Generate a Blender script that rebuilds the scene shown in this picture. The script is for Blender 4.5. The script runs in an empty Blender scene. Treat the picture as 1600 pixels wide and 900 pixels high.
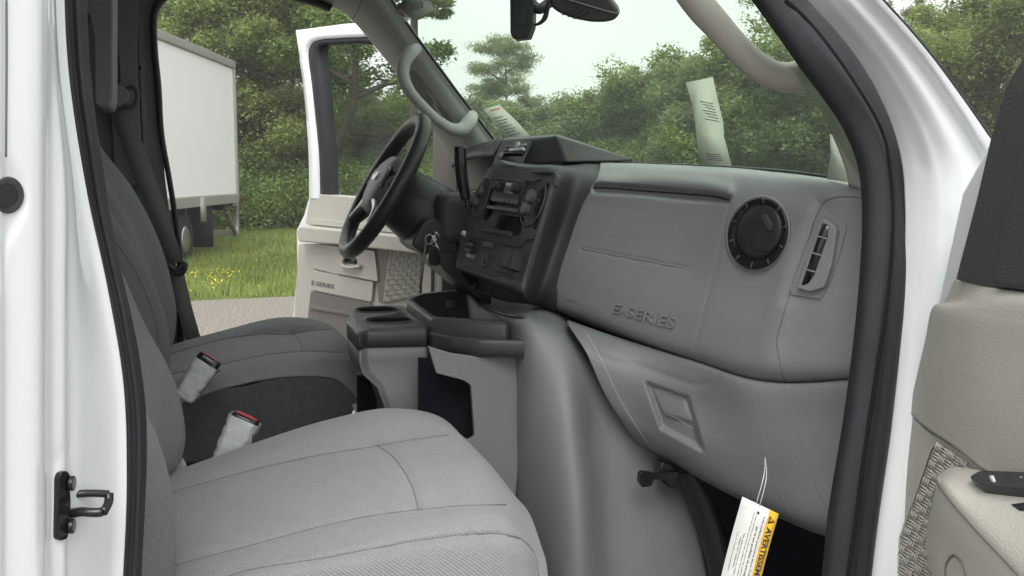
import bpy, bmesh, math, random
import numpy as np
from mathutils import Vector, Matrix
from mathutils.bvhtree import BVHTree
random.seed(7); RNG = np.random.default_rng(11)
S = bpy.context.scene
COL = S.collection
# ------------------------------------------------------------------ camera
YAW = math.radians(18.223); PITCH = math.radians(6.334); FPX = 1600.0
CAM = np.array([0.0, -2.08, 1.55])
cam_d = bpy.data.cameras.new('camera'); cam = bpy.data.objects.new('camera', cam_d); COL.objects.link(cam)
cam.location = CAM; cam.rotation_euler = (math.pi/2-PITCH, 0, -YAW)
cam_d.sensor_width = 36; cam_d.lens = 36.0; cam_d.clip_end = 2000; cam_d.clip_start = 0.02
S.camera = cam
# ------------------------------------------------------------------ sky, sun, exposure
SUN_EL = math.radians(52); SUN_AZ = math.radians(200)     # compass direction the light comes from (0 = +y)
w = bpy.data.worlds.new('World'); S.world = w; w.use_nodes = True
nt = w.node_tree; bg = nt.nodes['Background']
sky = nt.nodes.new('ShaderNodeTexSky'); sky.sky_type = 'NISHITA'; sky.sun_disc = False
sky.sun_elevation = SUN_EL; sky.sun_rotation = SUN_AZ; sky.dust_density = 9; sky.air_density = 1.0; sky.ozone_density = 1
hs = nt.nodes.new('ShaderNodeHueSaturation'); hs.inputs['Saturation'].default_value = 0.12
nt.links.new(sky.outputs[0], hs.inputs['Color']); # overcast: an even, softly mottled cloud layer over the clear-sky model
tcw = nt.nodes.new('ShaderNodeTexCoord'); cl = nt.nodes.new('ShaderNodeTexNoise'); cl.inputs['Scale'].default_value = 2.2; cl.inputs['Detail'].default_value = 5
nt.links.new(tcw.outputs['Generated'], cl.inputs['Vector'])
crw = nt.nodes.new('ShaderNodeValToRGB'); crw.color_ramp.elements[0].color = (3.3, 3.4, 3.45, 1); crw.color_ramp.elements[1].color = (4.4, 4.45, 4.4, 1)
crw.color_ramp.elements[0].position = .3; crw.color_ramp.elements[1].position = .7
nt.links.new(cl.outputs[0], crw.inputs[0])
cmx = nt.nodes.new('ShaderNodeMix'); cmx.data_type = 'RGBA'; cmx.inputs[0].default_value = .85
nt.links.new(hs.outputs[0], cmx.inputs[6]); nt.links.new(crw.outputs[0], cmx.inputs[7])
nt.links.new(cmx.outputs[2], bg.inputs[0]); bg.inputs[1].default_value = 0.15
sd = bpy.data.lights.new('sun', 'SUN'); sd.energy = 1.0; sd.angle = math.radians(40); sd.color = (1, .965, .91)
so = bpy.data.objects.new('sun', sd); COL.objects.link(so)
dv = Vector((math.sin(SUN_AZ)*math.cos(SUN_EL), math.cos(SUN_AZ)*math.cos(SUN_EL), math.sin(SUN_EL)))
so.rotation_euler = dv.to_track_quat('Z', 'Y').to_euler(); so.location = (0, 0, 30)
S.view_settings.view_transform = 'Standard'; S.view_settings.look = 'None'
S.view_settings.exposure = 1.2; S.view_settings.gamma = 1
S.render.engine = 'CYCLES'
S.cycles.max_bounces = 8; S.cycles.transparent_max_bounces = 16

# ------------------------------------------------------------------ projection helpers (photo measurements -> real positions)
_F = np.array([math.sin(YAW)*math.cos(PITCH), math.cos(YAW)*math.cos(PITCH), -math.sin(PITCH)])
_R = np.array([math.cos(YAW), -math.sin(YAW), 0.0]); _U = np.cross(_R, _F)
def ray(u, v): return _F + _R*(u-800)/FPX - _U*(v-450)/FPX
def P(u, v, x=None, y=None, z=None, d=None):
    r = ray(u, v)
    if d is not None: t = d
    elif x is not None: t = (x-CAM[0])/r[0]
    elif y is not None: t = (y-CAM[1])/r[1]
    else: t = (z-CAM[2])/r[2]
    return CAM + r*t
def plane(pt, nrm):
    pt = np.array(pt, float); nrm = np.array(nrm, float); nrm /= np.linalg.norm(nrm)
    def f(u, v, off=0.0):
        r = ray(u, v); t = ((pt + nrm*off - CAM) @ nrm)/(r @ nrm)
        return CAM + r*t
    f.n = nrm
    return f
def PY(y):
    return plane((0, y, 0), (0, -1, 0))
def PX(x): return plane((x, 0, 0), (-1, 0, 0))
def PZ(z): return plane((0, 0, z), (0, 0, 1))
def proj(w_):
    w_ = np.asarray(w_) - CAM; t = w_ @ _F
    return 800+FPX*(w_ @ _R)/t, 450-FPX*(w_ @ _U)/t

# ------------------------------------------------------------------ materials
def mat(name, col, rough=.5, metal=0, noise=.06, nscale=8, grain=0, gscale=350, spec=.5, coat=0, sheen=0, kind='noise', sat=None):
    m = bpy.data.materials.new(name); m.use_nodes = True; t = m.node_tree; b = t.nodes['Principled BSDF']
    b.inputs['Roughness'].default_value = rough; b.inputs['Metallic'].default_value = metal
    b.inputs['Specular IOR Level'].default_value = spec; b.inputs['Coat Weight'].default_value = coat
    b.inputs['Sheen Weight'].default_value = sheen
    tc = t.nodes.new('ShaderNodeTexCoord')
    n = t.nodes.new('ShaderNodeTexNoise'); n.inputs['Scale'].default_value = nscale; n.inputs['Detail'].default_value = 6
    t.links.new(tc.outputs['Object'], n.inputs['Vector'])
    r = t.nodes.new('ShaderNodeMix'); r.data_type = 'RGBA'
    c = np.array(col)
    r.inputs[6].default_value = (*np.clip(c*(1-noise), 0, 1), 1); r.inputs[7].default_value = (*np.clip(c*(1+noise), 0, 1), 1)
    t.links.new(n.outputs[0], r.inputs[0]); out = r.outputs[2]
    n3 = t.nodes.new('ShaderNodeTexNoise'); n3.inputs['Scale'].default_value = 14; n3.inputs['Detail'].default_value = 9; n3.inputs['Roughness'].default_value = .7
    t.links.new(tc.outputs['Object'], n3.inputs['Vector'])
    rr = t.nodes.new('ShaderNodeMapRange'); rr.inputs[1].default_value = .3; rr.inputs[2].default_value = .7
    rr.inputs[3].default_value = max(.02, rough*.82); rr.inputs[4].default_value = min(1, rough*1.2)
    t.links.new(n3.outputs[0], rr.inputs[0]); t.links.new(rr.outputs[0], b.inputs['Roughness'])
    if grain:
        if kind == 'leather':
            g = t.nodes.new('ShaderNodeTexVoronoi'); g.inputs['Scale'].default_value = gscale; g.feature = 'SMOOTH_F1'
            go = g.outputs['Distance']
        elif kind == 'weave':
            wv = t.nodes.new('ShaderNodeTexWave'); wv.inputs['Scale'].default_value = gscale; wv.inputs['Distortion'].default_value = 2.5
            wv.bands_direction = 'DIAGONAL'; wv.inputs['Detail Scale'].default_value = 3
            t.links.new(tc.outputs['Object'], wv.inputs['Vector'])
            g = t.nodes.new('ShaderNodeTexNoise'); g.inputs['Scale'].default_value = gscale*2.2
            mm = t.nodes.new('ShaderNodeMath'); mm.operation = 'ADD'
            t.links.new(wv.outputs['Fac'], mm.inputs[0]); t.links.new(g.outputs[0], mm.inputs[1]); go = mm.outputs[0]
            mr = t.nodes.new('ShaderNodeMapRange'); mr.inputs[2].default_value = 1.5
            mr.inputs[3].default_value = .86; mr.inputs[4].default_value = 1.12
            t.links.new(go, mr.inputs[0])
            mx = t.nodes.new('ShaderNodeMix'); mx.data_type = 'RGBA'; mx.blend_type = 'MULTIPLY'; mx.inputs[0].default_value = 1
            t.links.new(out, mx.inputs[6]); t.links.new(mr.outputs[0], mx.inputs[7]); out = mx.outputs[2]
        else:
            g = t.nodes.new('ShaderNodeTexNoise'); g.inputs['Scale'].default_value = gscale; go = g.outputs[0]
        t.links.new(tc.outputs['Object'], g.inputs['Vector'])
        bp = t.nodes.new('ShaderNodeBump'); bp.inputs['Strength'].default_value = grain; bp.inputs['Distance'].default_value = .0012
        t.links.new(go, bp.inputs['Height']); t.links.new(bp.outputs[0], b.inputs['Normal'])
    t.links.new(out, b.inputs['Base Color'])
    return m
M = {}
M['white'] = mat('white_paint', (.77, .80, .82), .22, noise=.02, coat=.5, grain=0)
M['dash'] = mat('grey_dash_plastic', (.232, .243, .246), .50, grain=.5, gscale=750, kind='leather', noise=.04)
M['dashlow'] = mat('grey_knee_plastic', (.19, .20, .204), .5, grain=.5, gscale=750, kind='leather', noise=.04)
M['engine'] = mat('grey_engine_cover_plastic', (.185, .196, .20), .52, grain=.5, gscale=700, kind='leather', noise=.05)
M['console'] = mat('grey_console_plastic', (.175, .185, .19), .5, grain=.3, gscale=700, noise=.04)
M['black'] = mat('black_plastic', (.022, .023, .025), .42, grain=.25, gscale=600, noise=.1)
M['stack'] = mat('charcoal_dash_plastic', (.045, .046, .048), .5, grain=.5, gscale=600, kind='leather', noise=.08)
M['radioface'] = mat('radio_face', (.075, .077, .08), .35)
M['knob'] = mat('knob_grey', (.085, .088, .088), .35)
M['charcoal'] = mat('charcoal_console_plastic', (.048, .05, .053), .42, grain=.3, gscale=600, noise=.08)
M['gloss'] = mat('gloss_black_plastic', (.012, .012, .014), .18, noise=.1)
M['rubber'] = mat('black_rubber', (.016, .017, .022), .62, grain=.35, gscale=300, noise=.12, nscale=20)
M['bead'] = mat('matte_bead_rubber', (.012, .012, .014), .85, spec=.1)
M['leather'] = mat('black_wheel_leather', (.022, .024, .024), .38, grain=.5, gscale=500, kind='leather', noise=.1)
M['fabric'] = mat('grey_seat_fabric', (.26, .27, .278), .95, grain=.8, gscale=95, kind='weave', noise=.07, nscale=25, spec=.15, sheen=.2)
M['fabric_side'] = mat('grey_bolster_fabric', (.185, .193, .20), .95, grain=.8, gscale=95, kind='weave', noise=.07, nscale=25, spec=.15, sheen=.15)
M['seam'] = mat('dark_stitching', (.15, .152, .155), .9)
M['carpet'] = mat('dark_seat_carpet', (.10, .104, .108), 1, grain=1, gscale=260, noise=.35, nscale=60, spec=.1)
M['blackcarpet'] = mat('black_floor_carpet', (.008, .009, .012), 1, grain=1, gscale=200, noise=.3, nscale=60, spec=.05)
M['beige'] = mat('beige_door_plastic', (.46, .445, .40), .5, grain=.6, gscale=450, kind='leather', noise=.03)
M['taupe'] = mat('taupe_pocket_plastic', (.16, .148, .138), .6, noise=.05)
M['trim'] = mat('light_grey_pillar_plastic', (.36, .375, .36), .5, grain=.3, gscale=500, noise=.04)
M['trimbeige'] = mat('warm_grey_pillar_plastic', (.36, .34, .315), .5, grain=.3, gscale=500, noise=.03)
M['meshback'] = mat('grille_shadow_plastic', (.22, .21, .185), .7)
M['doordark'] = mat('dark_window_trim_plastic', (.055, .052, .052), .55, grain=.9, gscale=380, kind='leather', noise=.06)
M['pillardark'] = mat('grey_inner_pillar', (.19, .195, .195), .55, noise=.06)
M['headliner'] = mat('grey_headliner', (.25, .25, .24), .95, noise=.05)
M['belt'] = mat('grey_belt_webbing', (.19, .19, .185), .8, grain=.5, gscale=300, kind='weave', noise=.05)
M['wrap'] = mat('white_protective_wrap', (.56, .59, .60), .55, noise=.16, nscale=60, grain=.8, gscale=90)
M['red'] = mat('red_release_button', (.55, .03, .06), .35)
M['silver'] = mat('brushed_metal', (.55, .55, .56), .3, metal=.9)
M['greywheel'] = mat('grey_wheel_plastic', (.16, .155, .15), .45, noise=.05)
M['display'] = mat('pale_radio_display', (.55, .57, .6), .2)
M['paper'] = mat('white_paper', (.78, .79, .76), .7, noise=.03)
M['paperdim'] = mat('glass_dimmed_paper', (.34, .36, .31), .7, noise=.05)  # paper darkened and greened, tint of the windshield put into the colour
M['ink'] = mat('grey_print', (.04, .04, .045), .8)
M['redink'] = mat('red_print', (.5, .08, .06), .8)
M['yellow'] = mat('yellow_warning_band', (.85, .50, .02), .6)
M['truckwhite'] = mat('white_truck_panel', (.90, .91, .92), .5, noise=.015, nscale=1.2)
M['truckrail'] = mat('dull_aluminium_rail', (.36, .36, .33), .5, metal=.3, noise=.12, nscale=5)
M['taillight'] = mat('red_taillight', (.35, .01, .02), .3)
def glassmat(name, tint, gl=.07, fr=.10):
    m = bpy.data.materials.new(name); m.use_nodes = True; t = m.node_tree; t.nodes.clear()
    o = t.nodes.new('ShaderNodeOutputMaterial'); mx = t.nodes.new('ShaderNodeMixShader')
    tr = t.nodes.new('ShaderNodeBsdfTransparent'); tr.inputs[0].default_value = (*tint, 1)
    g = t.nodes.new('ShaderNodeBsdfGlossy'); g.inputs['Roughness'].default_value = .02
    lw = t.nodes.new('ShaderNodeLayerWeight'); lw.inputs[0].default_value = .25
    mm = t.nodes.new('ShaderNodeMath'); mm.operation = 'MULTIPLY_ADD'; mm.inputs[1].default_value = fr; mm.inputs[2].default_value = gl
    t.links.new(lw.outputs['Fresnel'], mm.inputs[0]); t.links.new(mm.outputs[0], mx.inputs[0])
    t.links.new(tr.outputs[0], mx.inputs[1]); t.links.new(g.outputs[0], mx.inputs[2]); t.links.new(mx.outputs[0], o.inputs[0])
    return m
M['glass'] = glassmat('green_tinted_glass', (.82, .93, .82), .03)
M['clear'] = glassmat('clear_glass', (.97, .985, .97), .0, .02)

# ------------------------------------------------------------------ object helpers
WLOC = {}
BV = {}
def tag(o, label=None, cat=None, group=None, kind=None):
    if label: o['label'] = label
    if cat: o['category'] = cat
    if group: o['group'] = group
    if kind: o['kind'] = kind
    return o
def empty(name, loc, rz=0):
    o = bpy.data.objects.new(name, None); COL.objects.link(o); o.location = loc; o.rotation_euler = (0, 0, rz)
    o.empty_display_size = .1; WLOC[o.name] = Vector(loc); return o
def build(name, verts, faces, m, parent=None, smooth=True, thick=0, bev=0, seg=2, face_cam=False, sharp=None, base=False):
    verts = np.asarray(verts, float)
    me = bpy.data.meshes.new(name)
    if base: c = np.array([verts[:, 0].mean(), verts[:, 1].mean(), verts[:, 2].min()])
    else: c = (verts.min(0)+verts.max(0))/2
    if face_cam:
        a = 0.0
        for f in faces[::max(1, len(faces)//200)]:
            p = verts[list(f)]; n = np.cross(p[1]-p[0], p[2]-p[0]); a += n @ (CAM-p.mean(0))/max(np.linalg.norm(n), 1e-12)
        if a < 0: faces = [tuple(reversed(f)) for f in faces]
    me.from_pydata([tuple(q) for q in (verts-c)], [], [tuple(int(i) for i in f) for f in faces])
    me.update()
    if smooth: me.polygons.foreach_set('use_smooth', [True]*len(me.polygons))
    for mm in (m if isinstance(m, (list, tuple)) else [m]): me.materials.append(mm)
    o = bpy.data.objects.new(name, me); COL.objects.link(o)
    if parent is not None:
        o.parent = parent; o.location = Vector(c)-WLOC[parent.name]
    else: o.location = c
    WLOC[o.name] = Vector(c)
    BV[o.name] = BVHTree.FromPolygons([Vector(q) for q in verts], [tuple(f) for f in faces])
    if thick:
        s = o.modifiers.new('s', 'SOLIDIFY'); s.thickness = thick; s.offset = -1
    if bev:
        b = o.modifiers.new('b', 'BEVEL'); b.width = bev; b.segments = seg; b.limit_method = 'ANGLE'; b.angle_limit = math.radians(35)
        if smooth:
            b.harden_normals = True
    return o
def hit(o, u, v):
    r = ray(u, v); l = np.linalg.norm(r)
    loc, n, i, d = BV[o.name].ray_cast(Vector(CAM), Vector(r/l))
    if loc is None:
        loc, n, i, d = BV[o.name].find_nearest(Vector(CAM+r*1.7))
    n = np.array(n); loc = np.array(loc)
    if n @ (CAM-loc) < 0: n = -n
    return loc, n
def spl(pts, n, closed=False):
    pts = np.asarray(pts, float)
    if len(pts) == 1: return np.repeat(pts, n, 0)
    if closed: pts = np.vstack([pts[-2:], pts, pts[:3]])
    dd = np.linalg.norm(np.diff(pts, axis=0), axis=1); dd = np.maximum(dd, 1e-6)**.75
    t = np.concatenate([[0], np.cumsum(dd)])
    m = np.zeros_like(pts); sl = np.diff(pts, axis=0)/dd[:, None]
    m[0] = sl[0]; m[-1] = sl[-1]
    for i in range(1, len(pts)-1): m[i] = (sl[i-1]*dd[i]+sl[i]*dd[i-1])/(dd[i]+dd[i-1])
    t0, t1 = (t[2], t[-3]) if closed else (t[0], t[-1])
    q = np.linspace(t0, t1, n, endpoint=not closed)
    k = np.clip(np.searchsorted(t, q, side='right')-1, 0, len(pts)-2)
    h = dd[k]; s = (q-t[k])/h
    h00 = 2*s**3-3*s**2+1; h10 = s**3-2*s**2+s; h01 = -2*s**3+3*s**2; h11 = s**3-s**2
    return h00[:, None]*pts[k]+(h10*h)[:, None]*m[k]+h01[:, None]*pts[k+1]+(h11*h)[:, None]*m[k+1]
def W3(p):
    """control point: (u,v,'x',val) / world triple"""
    if len(p) == 4: return P(p[0], p[1], **{p[2]: p[3]})
    return np.array(p, float)
def patch(name, rows, m, parent, nu=60, nv=40, disp=None, thick=.004, **k):
    R_ = np.array([spl([W3(p) for p in r], nu) for r in rows])
    G = np.array([spl(R_[:, j], nv) for j in range(nu)]).transpose(1, 0, 2)
    V = G.reshape(-1, 3)
    if disp:
        uv = proj(V); dsp = disp(np.asarray(uv[0]), np.asarray(uv[1]))
        dr = CAM-V; dr /= np.linalg.norm(dr, axis=1)[:, None]; V = V+dr*dsp[:, None]
    Fc = [(i*nu+j, i*nu+j+1, (i+1)*nu+j+1, (i+1)*nu+j) for i in range(nv-1) for j in range(nu-1)]
    return build(name, V, Fc, m, parent, thick=thick, face_cam=True, **k)
def pline(pts, closed=False):
    a = np.array(pts, float)
    def f(u, v):
        best = np.full(u.shape, 1e9)
        q = np.vstack([a, a[:1]]) if closed else a
        for i in range(len(q)-1):
            p0, p1 = q[i], q[i+1]; d = p1-p0; L = d @ d
            t = np.clip(((u-p0[0])*d[0]+(v-p0[1])*d[1])/L, 0, 1)
            best = np.minimum(best, np.hypot(u-p0[0]-t*d[0], v-p0[1]-t*d[1]))
        return best
    return f
def inside(pts, soft=3):
    a = np.array(pts, float); dist = pline(pts, True)
    def f(u, v):
        c = np.zeros(u.shape, bool); n = len(a)
        for i in range(n):
            x1, y1 = a[i]; x2, y2 = a[(i+1) % n]
            cond = ((y1 > v) != (y2 > v)) & (u < (x2-x1)*(v-y1)/((y2-y1) if y2 != y1 else 1e-9)+x1)
            c ^= cond
        d = dist(u, v); s = np.where(c, d, -d)
        x = np.clip(s/soft*.5+.5, 0, 1)
        return x*x*(3-2*x)
    return f
def rnd(poly, r=3, n=4):
    """round the corners of a photo-space polygon"""
    out = []; a = [np.array(p, float) for p in poly]; N = len(a)
    for i in range(N):
        p, q, s = a[i-1], a[i], a[(i+1) % N]
        d1 = p-q; d2 = s-q; l1 = np.linalg.norm(d1); l2 = np.linalg.norm(d2); rr = min(r, l1*.45, l2*.45)
        A = q+d1/l1*rr; B = q+d2/l2*rr
        for k in range(n+1):
            t = k/n; out.append(tuple((1-t)**2*A+2*t*(1-t)*q+t*t*B))
    return out
def ell(u, v, a, b, rot=0, n=32):
    c, s = math.cos(math.radians(rot)), math.sin(math.radians(rot)); o = []
    for k in range(n):
        t = 2*math.pi*k/n; x, y = a*math.cos(t), b*math.sin(t); o.append((u+x*c-y*s, v+x*s+y*c))
    return o
def prism(front, back):
    n = len(front); V = list(front)+list(back)
    Fc = [tuple(range(n)), tuple(range(2*n-1, n-1, -1))]+[((i+1) % n, i, n+i, n+(i+1) % n) for i in range(n)]
    return V, Fc
def fixn(o):
    bm = bmesh.new(); bm.from_mesh(o.data); bmesh.ops.recalc_face_normals(bm, faces=bm.faces); bm.to_mesh(o.data); bm.free()
    o.data.polygons.foreach_set('use_smooth', [True]*len(o.data.polygons)) ; return o
def slab(name, poly, pf, front, back, m, parent, bev=.002, seg=2, r=0):
    """outline on a plane, from height `front` down to `back` along its normal"""
    if r: poly = rnd(poly, r)
    A = [pf(u, v, front) for u, v in poly]; B = [p+pf.n*(back-front) for p in A]
    V, Fc = prism(A, B)
    return fixn(build(name, V, Fc, m, parent, bev=bev, seg=seg))
def plate(name, poly, surf, h, m, parent, deep=.004, bev=.001, r=0):
    if r: poly = rnd(poly, r)
    H = [hit(surf, u, v) for u, v in poly]; n = np.mean([q[1] for q in H], 0); n /= np.linalg.norm(n)
    A = [plane(q[0]+n*h, n)(*p) for q, p in zip(H, poly)]; B = [a-n*(h+deep) for a in A]
    V, Fc = prism(A, B)
    return fixn(build(name, V, Fc, m, parent, bev=bev))
def loft(name, loops, m, parent, cap=(True, True), bev=0, closed=True, smooth=True):
    n = len(loops[0]); V = [p for l in loops for p in l]; Fc = []
    for k in range(len(loops)-1):
        for i in range(n): Fc.append((k*n+i, k*n+(i+1) % n, (k+1)*n+(i+1) % n, (k+1)*n+i))
    if cap[0]: Fc.append(tuple(range(n-1, -1, -1)))
    if cap[1]: Fc.append(tuple((len(loops)-1)*n+i for i in range(n)))
    return fixn(build(name, V, Fc, m, parent, bev=bev, smooth=smooth))
def tubegeo(path, r, n=10, closed=False, flat=1.0, up=None):
    path = np.asarray(path, float); N = len(path); rr = np.broadcast_to(np.asarray(r, float), (N,))
    T = np.gradient(path, axis=0) if not closed else np.roll(path, -1, 0)-np.roll(path, 1, 0)
    T /= np.maximum(np.linalg.norm(T, axis=1), 1e-9)[:, None]
    V = []; prev = np.array(up if up is not None else (0, 0, 1.0), float)
    if up is None and abs(prev @ T[0]) > .9: prev = np.array([1.0, 0, 0])
    for i in range(N):
        a = prev-(prev @ T[i])*T[i]; a /= np.linalg.norm(a)
        if up is None: prev = a
        b = np.cross(T[i], a)
        for k in range(n):
            t = 2*math.pi*k/n; V.append(path[i]+rr[i]*(math.cos(t)*a*flat+math.sin(t)*b))
    Fc = []
    for i in range(N if closed else N-1):
        j = (i+1) % N
        for k in range(n): Fc.append((i*n+k, i*n+(k+1) % n, j*n+(k+1) % n, j*n+k))
    if not closed:
        Fc.append(tuple(range(n-1, -1, -1))); Fc.append(tuple((N-1)*n+k for k in range(n)))
    return V, Fc
def tube(name, pts, r, m, parent, n=10, res=None, closed=False, flat=1.0, up=None, smoothpath=True):
    pts = [W3(p) for p in pts]
    path = spl(pts, res or max(8, len(pts)*8), closed) if smoothpath else np.array(pts)
    if not np.isscalar(r): r = np.interp(np.linspace(0, 1, len(path)), np.linspace(0, 1, len(r)), r)
    V, Fc = tubegeo(path, r, n, closed, flat, up)
    return fixn(build(name, V, Fc, m, parent))
def surfline(name, px, surf, r, m, parent, lift=0.0, res=None, flat=1):
    """thin bead or seam that lies on a surface"""
    q = spl(np.array([(a, b, 0) for a, b in px], float), res or len(px)*10)[:, :2]
    pts = [hit(surf, a, b) for a, b in q]; path = np.array([p+n*lift for p, n in pts])
    V, Fc = tubegeo(path, r, 6, flat=flat)
    return fixn(build(name, V, Fc, m, parent))
def merge(name, parts, m, parent, bev=0, smooth=True):
    V = []; Fc = []
    for v, f in parts:
        k = len(V); V += list(v); Fc += [tuple(i+k for i in q) for q in f]
    return fixn(build(name, V, Fc, m, parent, bev=bev, smooth=smooth))
def boxg(c, s, ax=None):
    c = np.array(c, float); ax = np.eye(3) if ax is None else np.array(ax, float); V = []
    for k in ((-1, -1, -1), (1, -1, -1), (1, 1, -1), (-1, 1, -1), (-1, -1, 1), (1, -1, 1), (1, 1, 1), (-1, 1, 1)):
        V.append(c+sum(ax[i]*k[i]*s[i]/2 for i in range(3)))
    return V, [(3, 2, 1, 0), (4, 5, 6, 7), (0, 1, 5, 4), (1, 2, 6, 5), (2, 3, 7, 6), (3, 0, 4, 7)]
def boxo(name, c, s, m, parent=None, bev=.004, ax=None):
    V, Fc = boxg(c, s, ax); return fixn(build(name, V, Fc, m, parent, bev=bev))
def cyl(name, c, axis, r, h, m, parent, n=28, r2=None, bev=0):
    axis = np.array(axis, float)/np.linalg.norm(axis); c = np.array(c, float)
    a = np.cross(axis, (0, 0, 1) if abs(axis[2]) < .9 else (1, 0, 0)); a /= np.linalg.norm(a); b = np.cross(axis, a)
    r2 = r if r2 is None else r2
    L = [[c+axis*hh+rr*(math.cos(2*math.pi*k/n)*a+math.sin(2*math.pi*k/n)*b) for k in range(n)] for hh, rr in ((0, r), (h, r2))]
    return loft(name, L, m, parent, bev=bev)
def cutout(o, cutters):
    """carve openings, then remove the tools"""
    for c in cutters:
        b = o.modifiers.new('c', 'BOOLEAN'); b.object = c; b.operation = 'DIFFERENCE'; b.solver = 'EXACT'
        c.modifiers.clear()
    # openings first, bevel after
    bv = [x for x in o.modifiers if x.type == 'BEVEL']; wd = bv[0].width if bv else 0
    for x in bv: o.modifiers.remove(x)
    dg = bpy.context.evaluated_depsgraph_get(); me = bpy.data.meshes.new_from_object(o.evaluated_get(dg))
    o.modifiers.clear(); o.data = me
    if wd:
        b = o.modifiers.new('b', 'BEVEL'); b.width = wd; b.segments = 2; b.limit_method = 'ANGLE'; b.harden_normals = True
    for c in cutters: bpy.data.objects.remove(c)
    return o
def text(name, s, fn, m, parent, bold=.0, thick=0, nrm=None):
    """lettering: fn(a,b) maps 0..1 across and 0..1 up to a place"""
    cu = bpy.data.curves.new(name, 'FONT'); cu.body = s; cu.resolution_u = 3; cu.offset = bold
    o = bpy.data.objects.new(name, cu); COL.objects.link(o)
    dg = bpy.context.evaluated_depsgraph_get(); me = bpy.data.meshes.new_from_object(o.evaluated_get(dg))
    bpy.data.objects.remove(o)
    v = np.array([x.co[:] for x in me.vertices]); lo, hi = v.min(0), v.max(0)
    V = [fn((p[0]-lo[0])/(hi[0]-lo[0]), (p[1]-lo[1])/(hi[1]-lo[1])) for p in v]
    Fc = [tuple(f.vertices) for f in me.polygons]
    ob = build(name, V, Fc, m, parent, smooth=False, face_cam=True)
    if thick:
        sm = ob.modifiers.new('s', 'SOLIDIFY'); sm.thickness = thick; sm.offset = 0
    return ob
def quadfn(q, surf=None, lift=0, pf=None):
    """q: photo-space corners lower-left, lower-right, upper-right, upper-left of the lettering"""
    q = [np.array(p, float) for p in q]
    def f(a, b):
        p = (1-a)*(1-b)*q[0]+a*(1-b)*q[1]+a*b*q[2]+(1-a)*b*q[3]
        if surf is not None:
            l, n = hit(surf, *p); return plane(l+n*lift, n)(*p)
        return pf(p[0], p[1], lift)
    return f

# ------------------------------------------------------------------ ground, far setting
def noisemat(name, cols, scale, rough=.95, bump=.3, bs=None, detail=8):
    m = bpy.data.materials.new(name); m.use_nodes = True; t = m.node_tree; b = t.nodes['Principled BSDF']
    b.inputs['Roughness'].default_value = rough; b.inputs['Specular IOR Level'].default_value = .2
    tc = t.nodes.new('ShaderNodeTexCoord'); n = t.nodes.new('ShaderNodeTexNoise'); n.inputs['Scale'].default_value = scale; n.inputs['Detail'].default_value = detail
    t.links.new(tc.outputs['Object'], n.inputs[0]); cr = t.nodes.new('ShaderNodeValToRGB')
    e = cr.color_ramp.elements; pos = np.linspace(.32, .68, len(cols))
    while len(e) < len(cols): e.new(.5)
    for i, c in enumerate(cols): e[i].position = pos[i]; e[i].color = (*c, 1)
    t.links.new(n.outputs[0], cr.inputs[0]); t.links.new(cr.outputs[0], b.inputs['Base Color'])
    bp = t.nodes.new('ShaderNodeBump'); bp.inputs['Strength'].default_value = bump; bp.inputs['Distance'].default_value = .02
    n2 = t.nodes.new('ShaderNodeTexNoise'); n2.inputs['Scale'].default_value = bs or scale*3; t.links.new(tc.outputs['Object'], n2.inputs[0])
    t.links.new(n2.outputs[0], bp.inputs['Height']); t.links.new(bp.outputs[0], b.inputs['Normal'])
    return m
M['soil'] = noisemat('meadow_soil', [(.06, .075, .02), (.10, .13, .03), (.15, .19, .05)], 1.5)
M['gravel'] = noisemat('tan_gravel', [(.12, .112, .10), (.25, .228, .20), (.40, .365, .32)], 38, bump=.9, bs=60)
def sheet(name, x0, x1, y0, y1, z, m, fn=None):
    n = 40; V = []; 
    for j in range(2):
        for i in range(n+1):
            x = x0+(x1-x0)*i/n; y = (y0 if j == 0 else y1)
            if fn: y += fn(x, j)
            V.append((x, y, z))
    Fc = [(i, i+1, n+1+i+1, n+1+i) for i in range(n)]
    o = build(name, V, Fc, m, None, smooth=False, base=True); BV.pop(o.name); o['kind'] = 'structure'; return o
sheet('ground', -400, 400, -400, 400, 0, M['soil'])
sheet('gravel_lot', -30, 30, -20, 11.0, .004, M['gravel'], lambda x, j: (.18*math.sin(x*2.1)+.1*math.sin(x*5.3)+.05*math.sin(x*13)) if j else 0)

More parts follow.
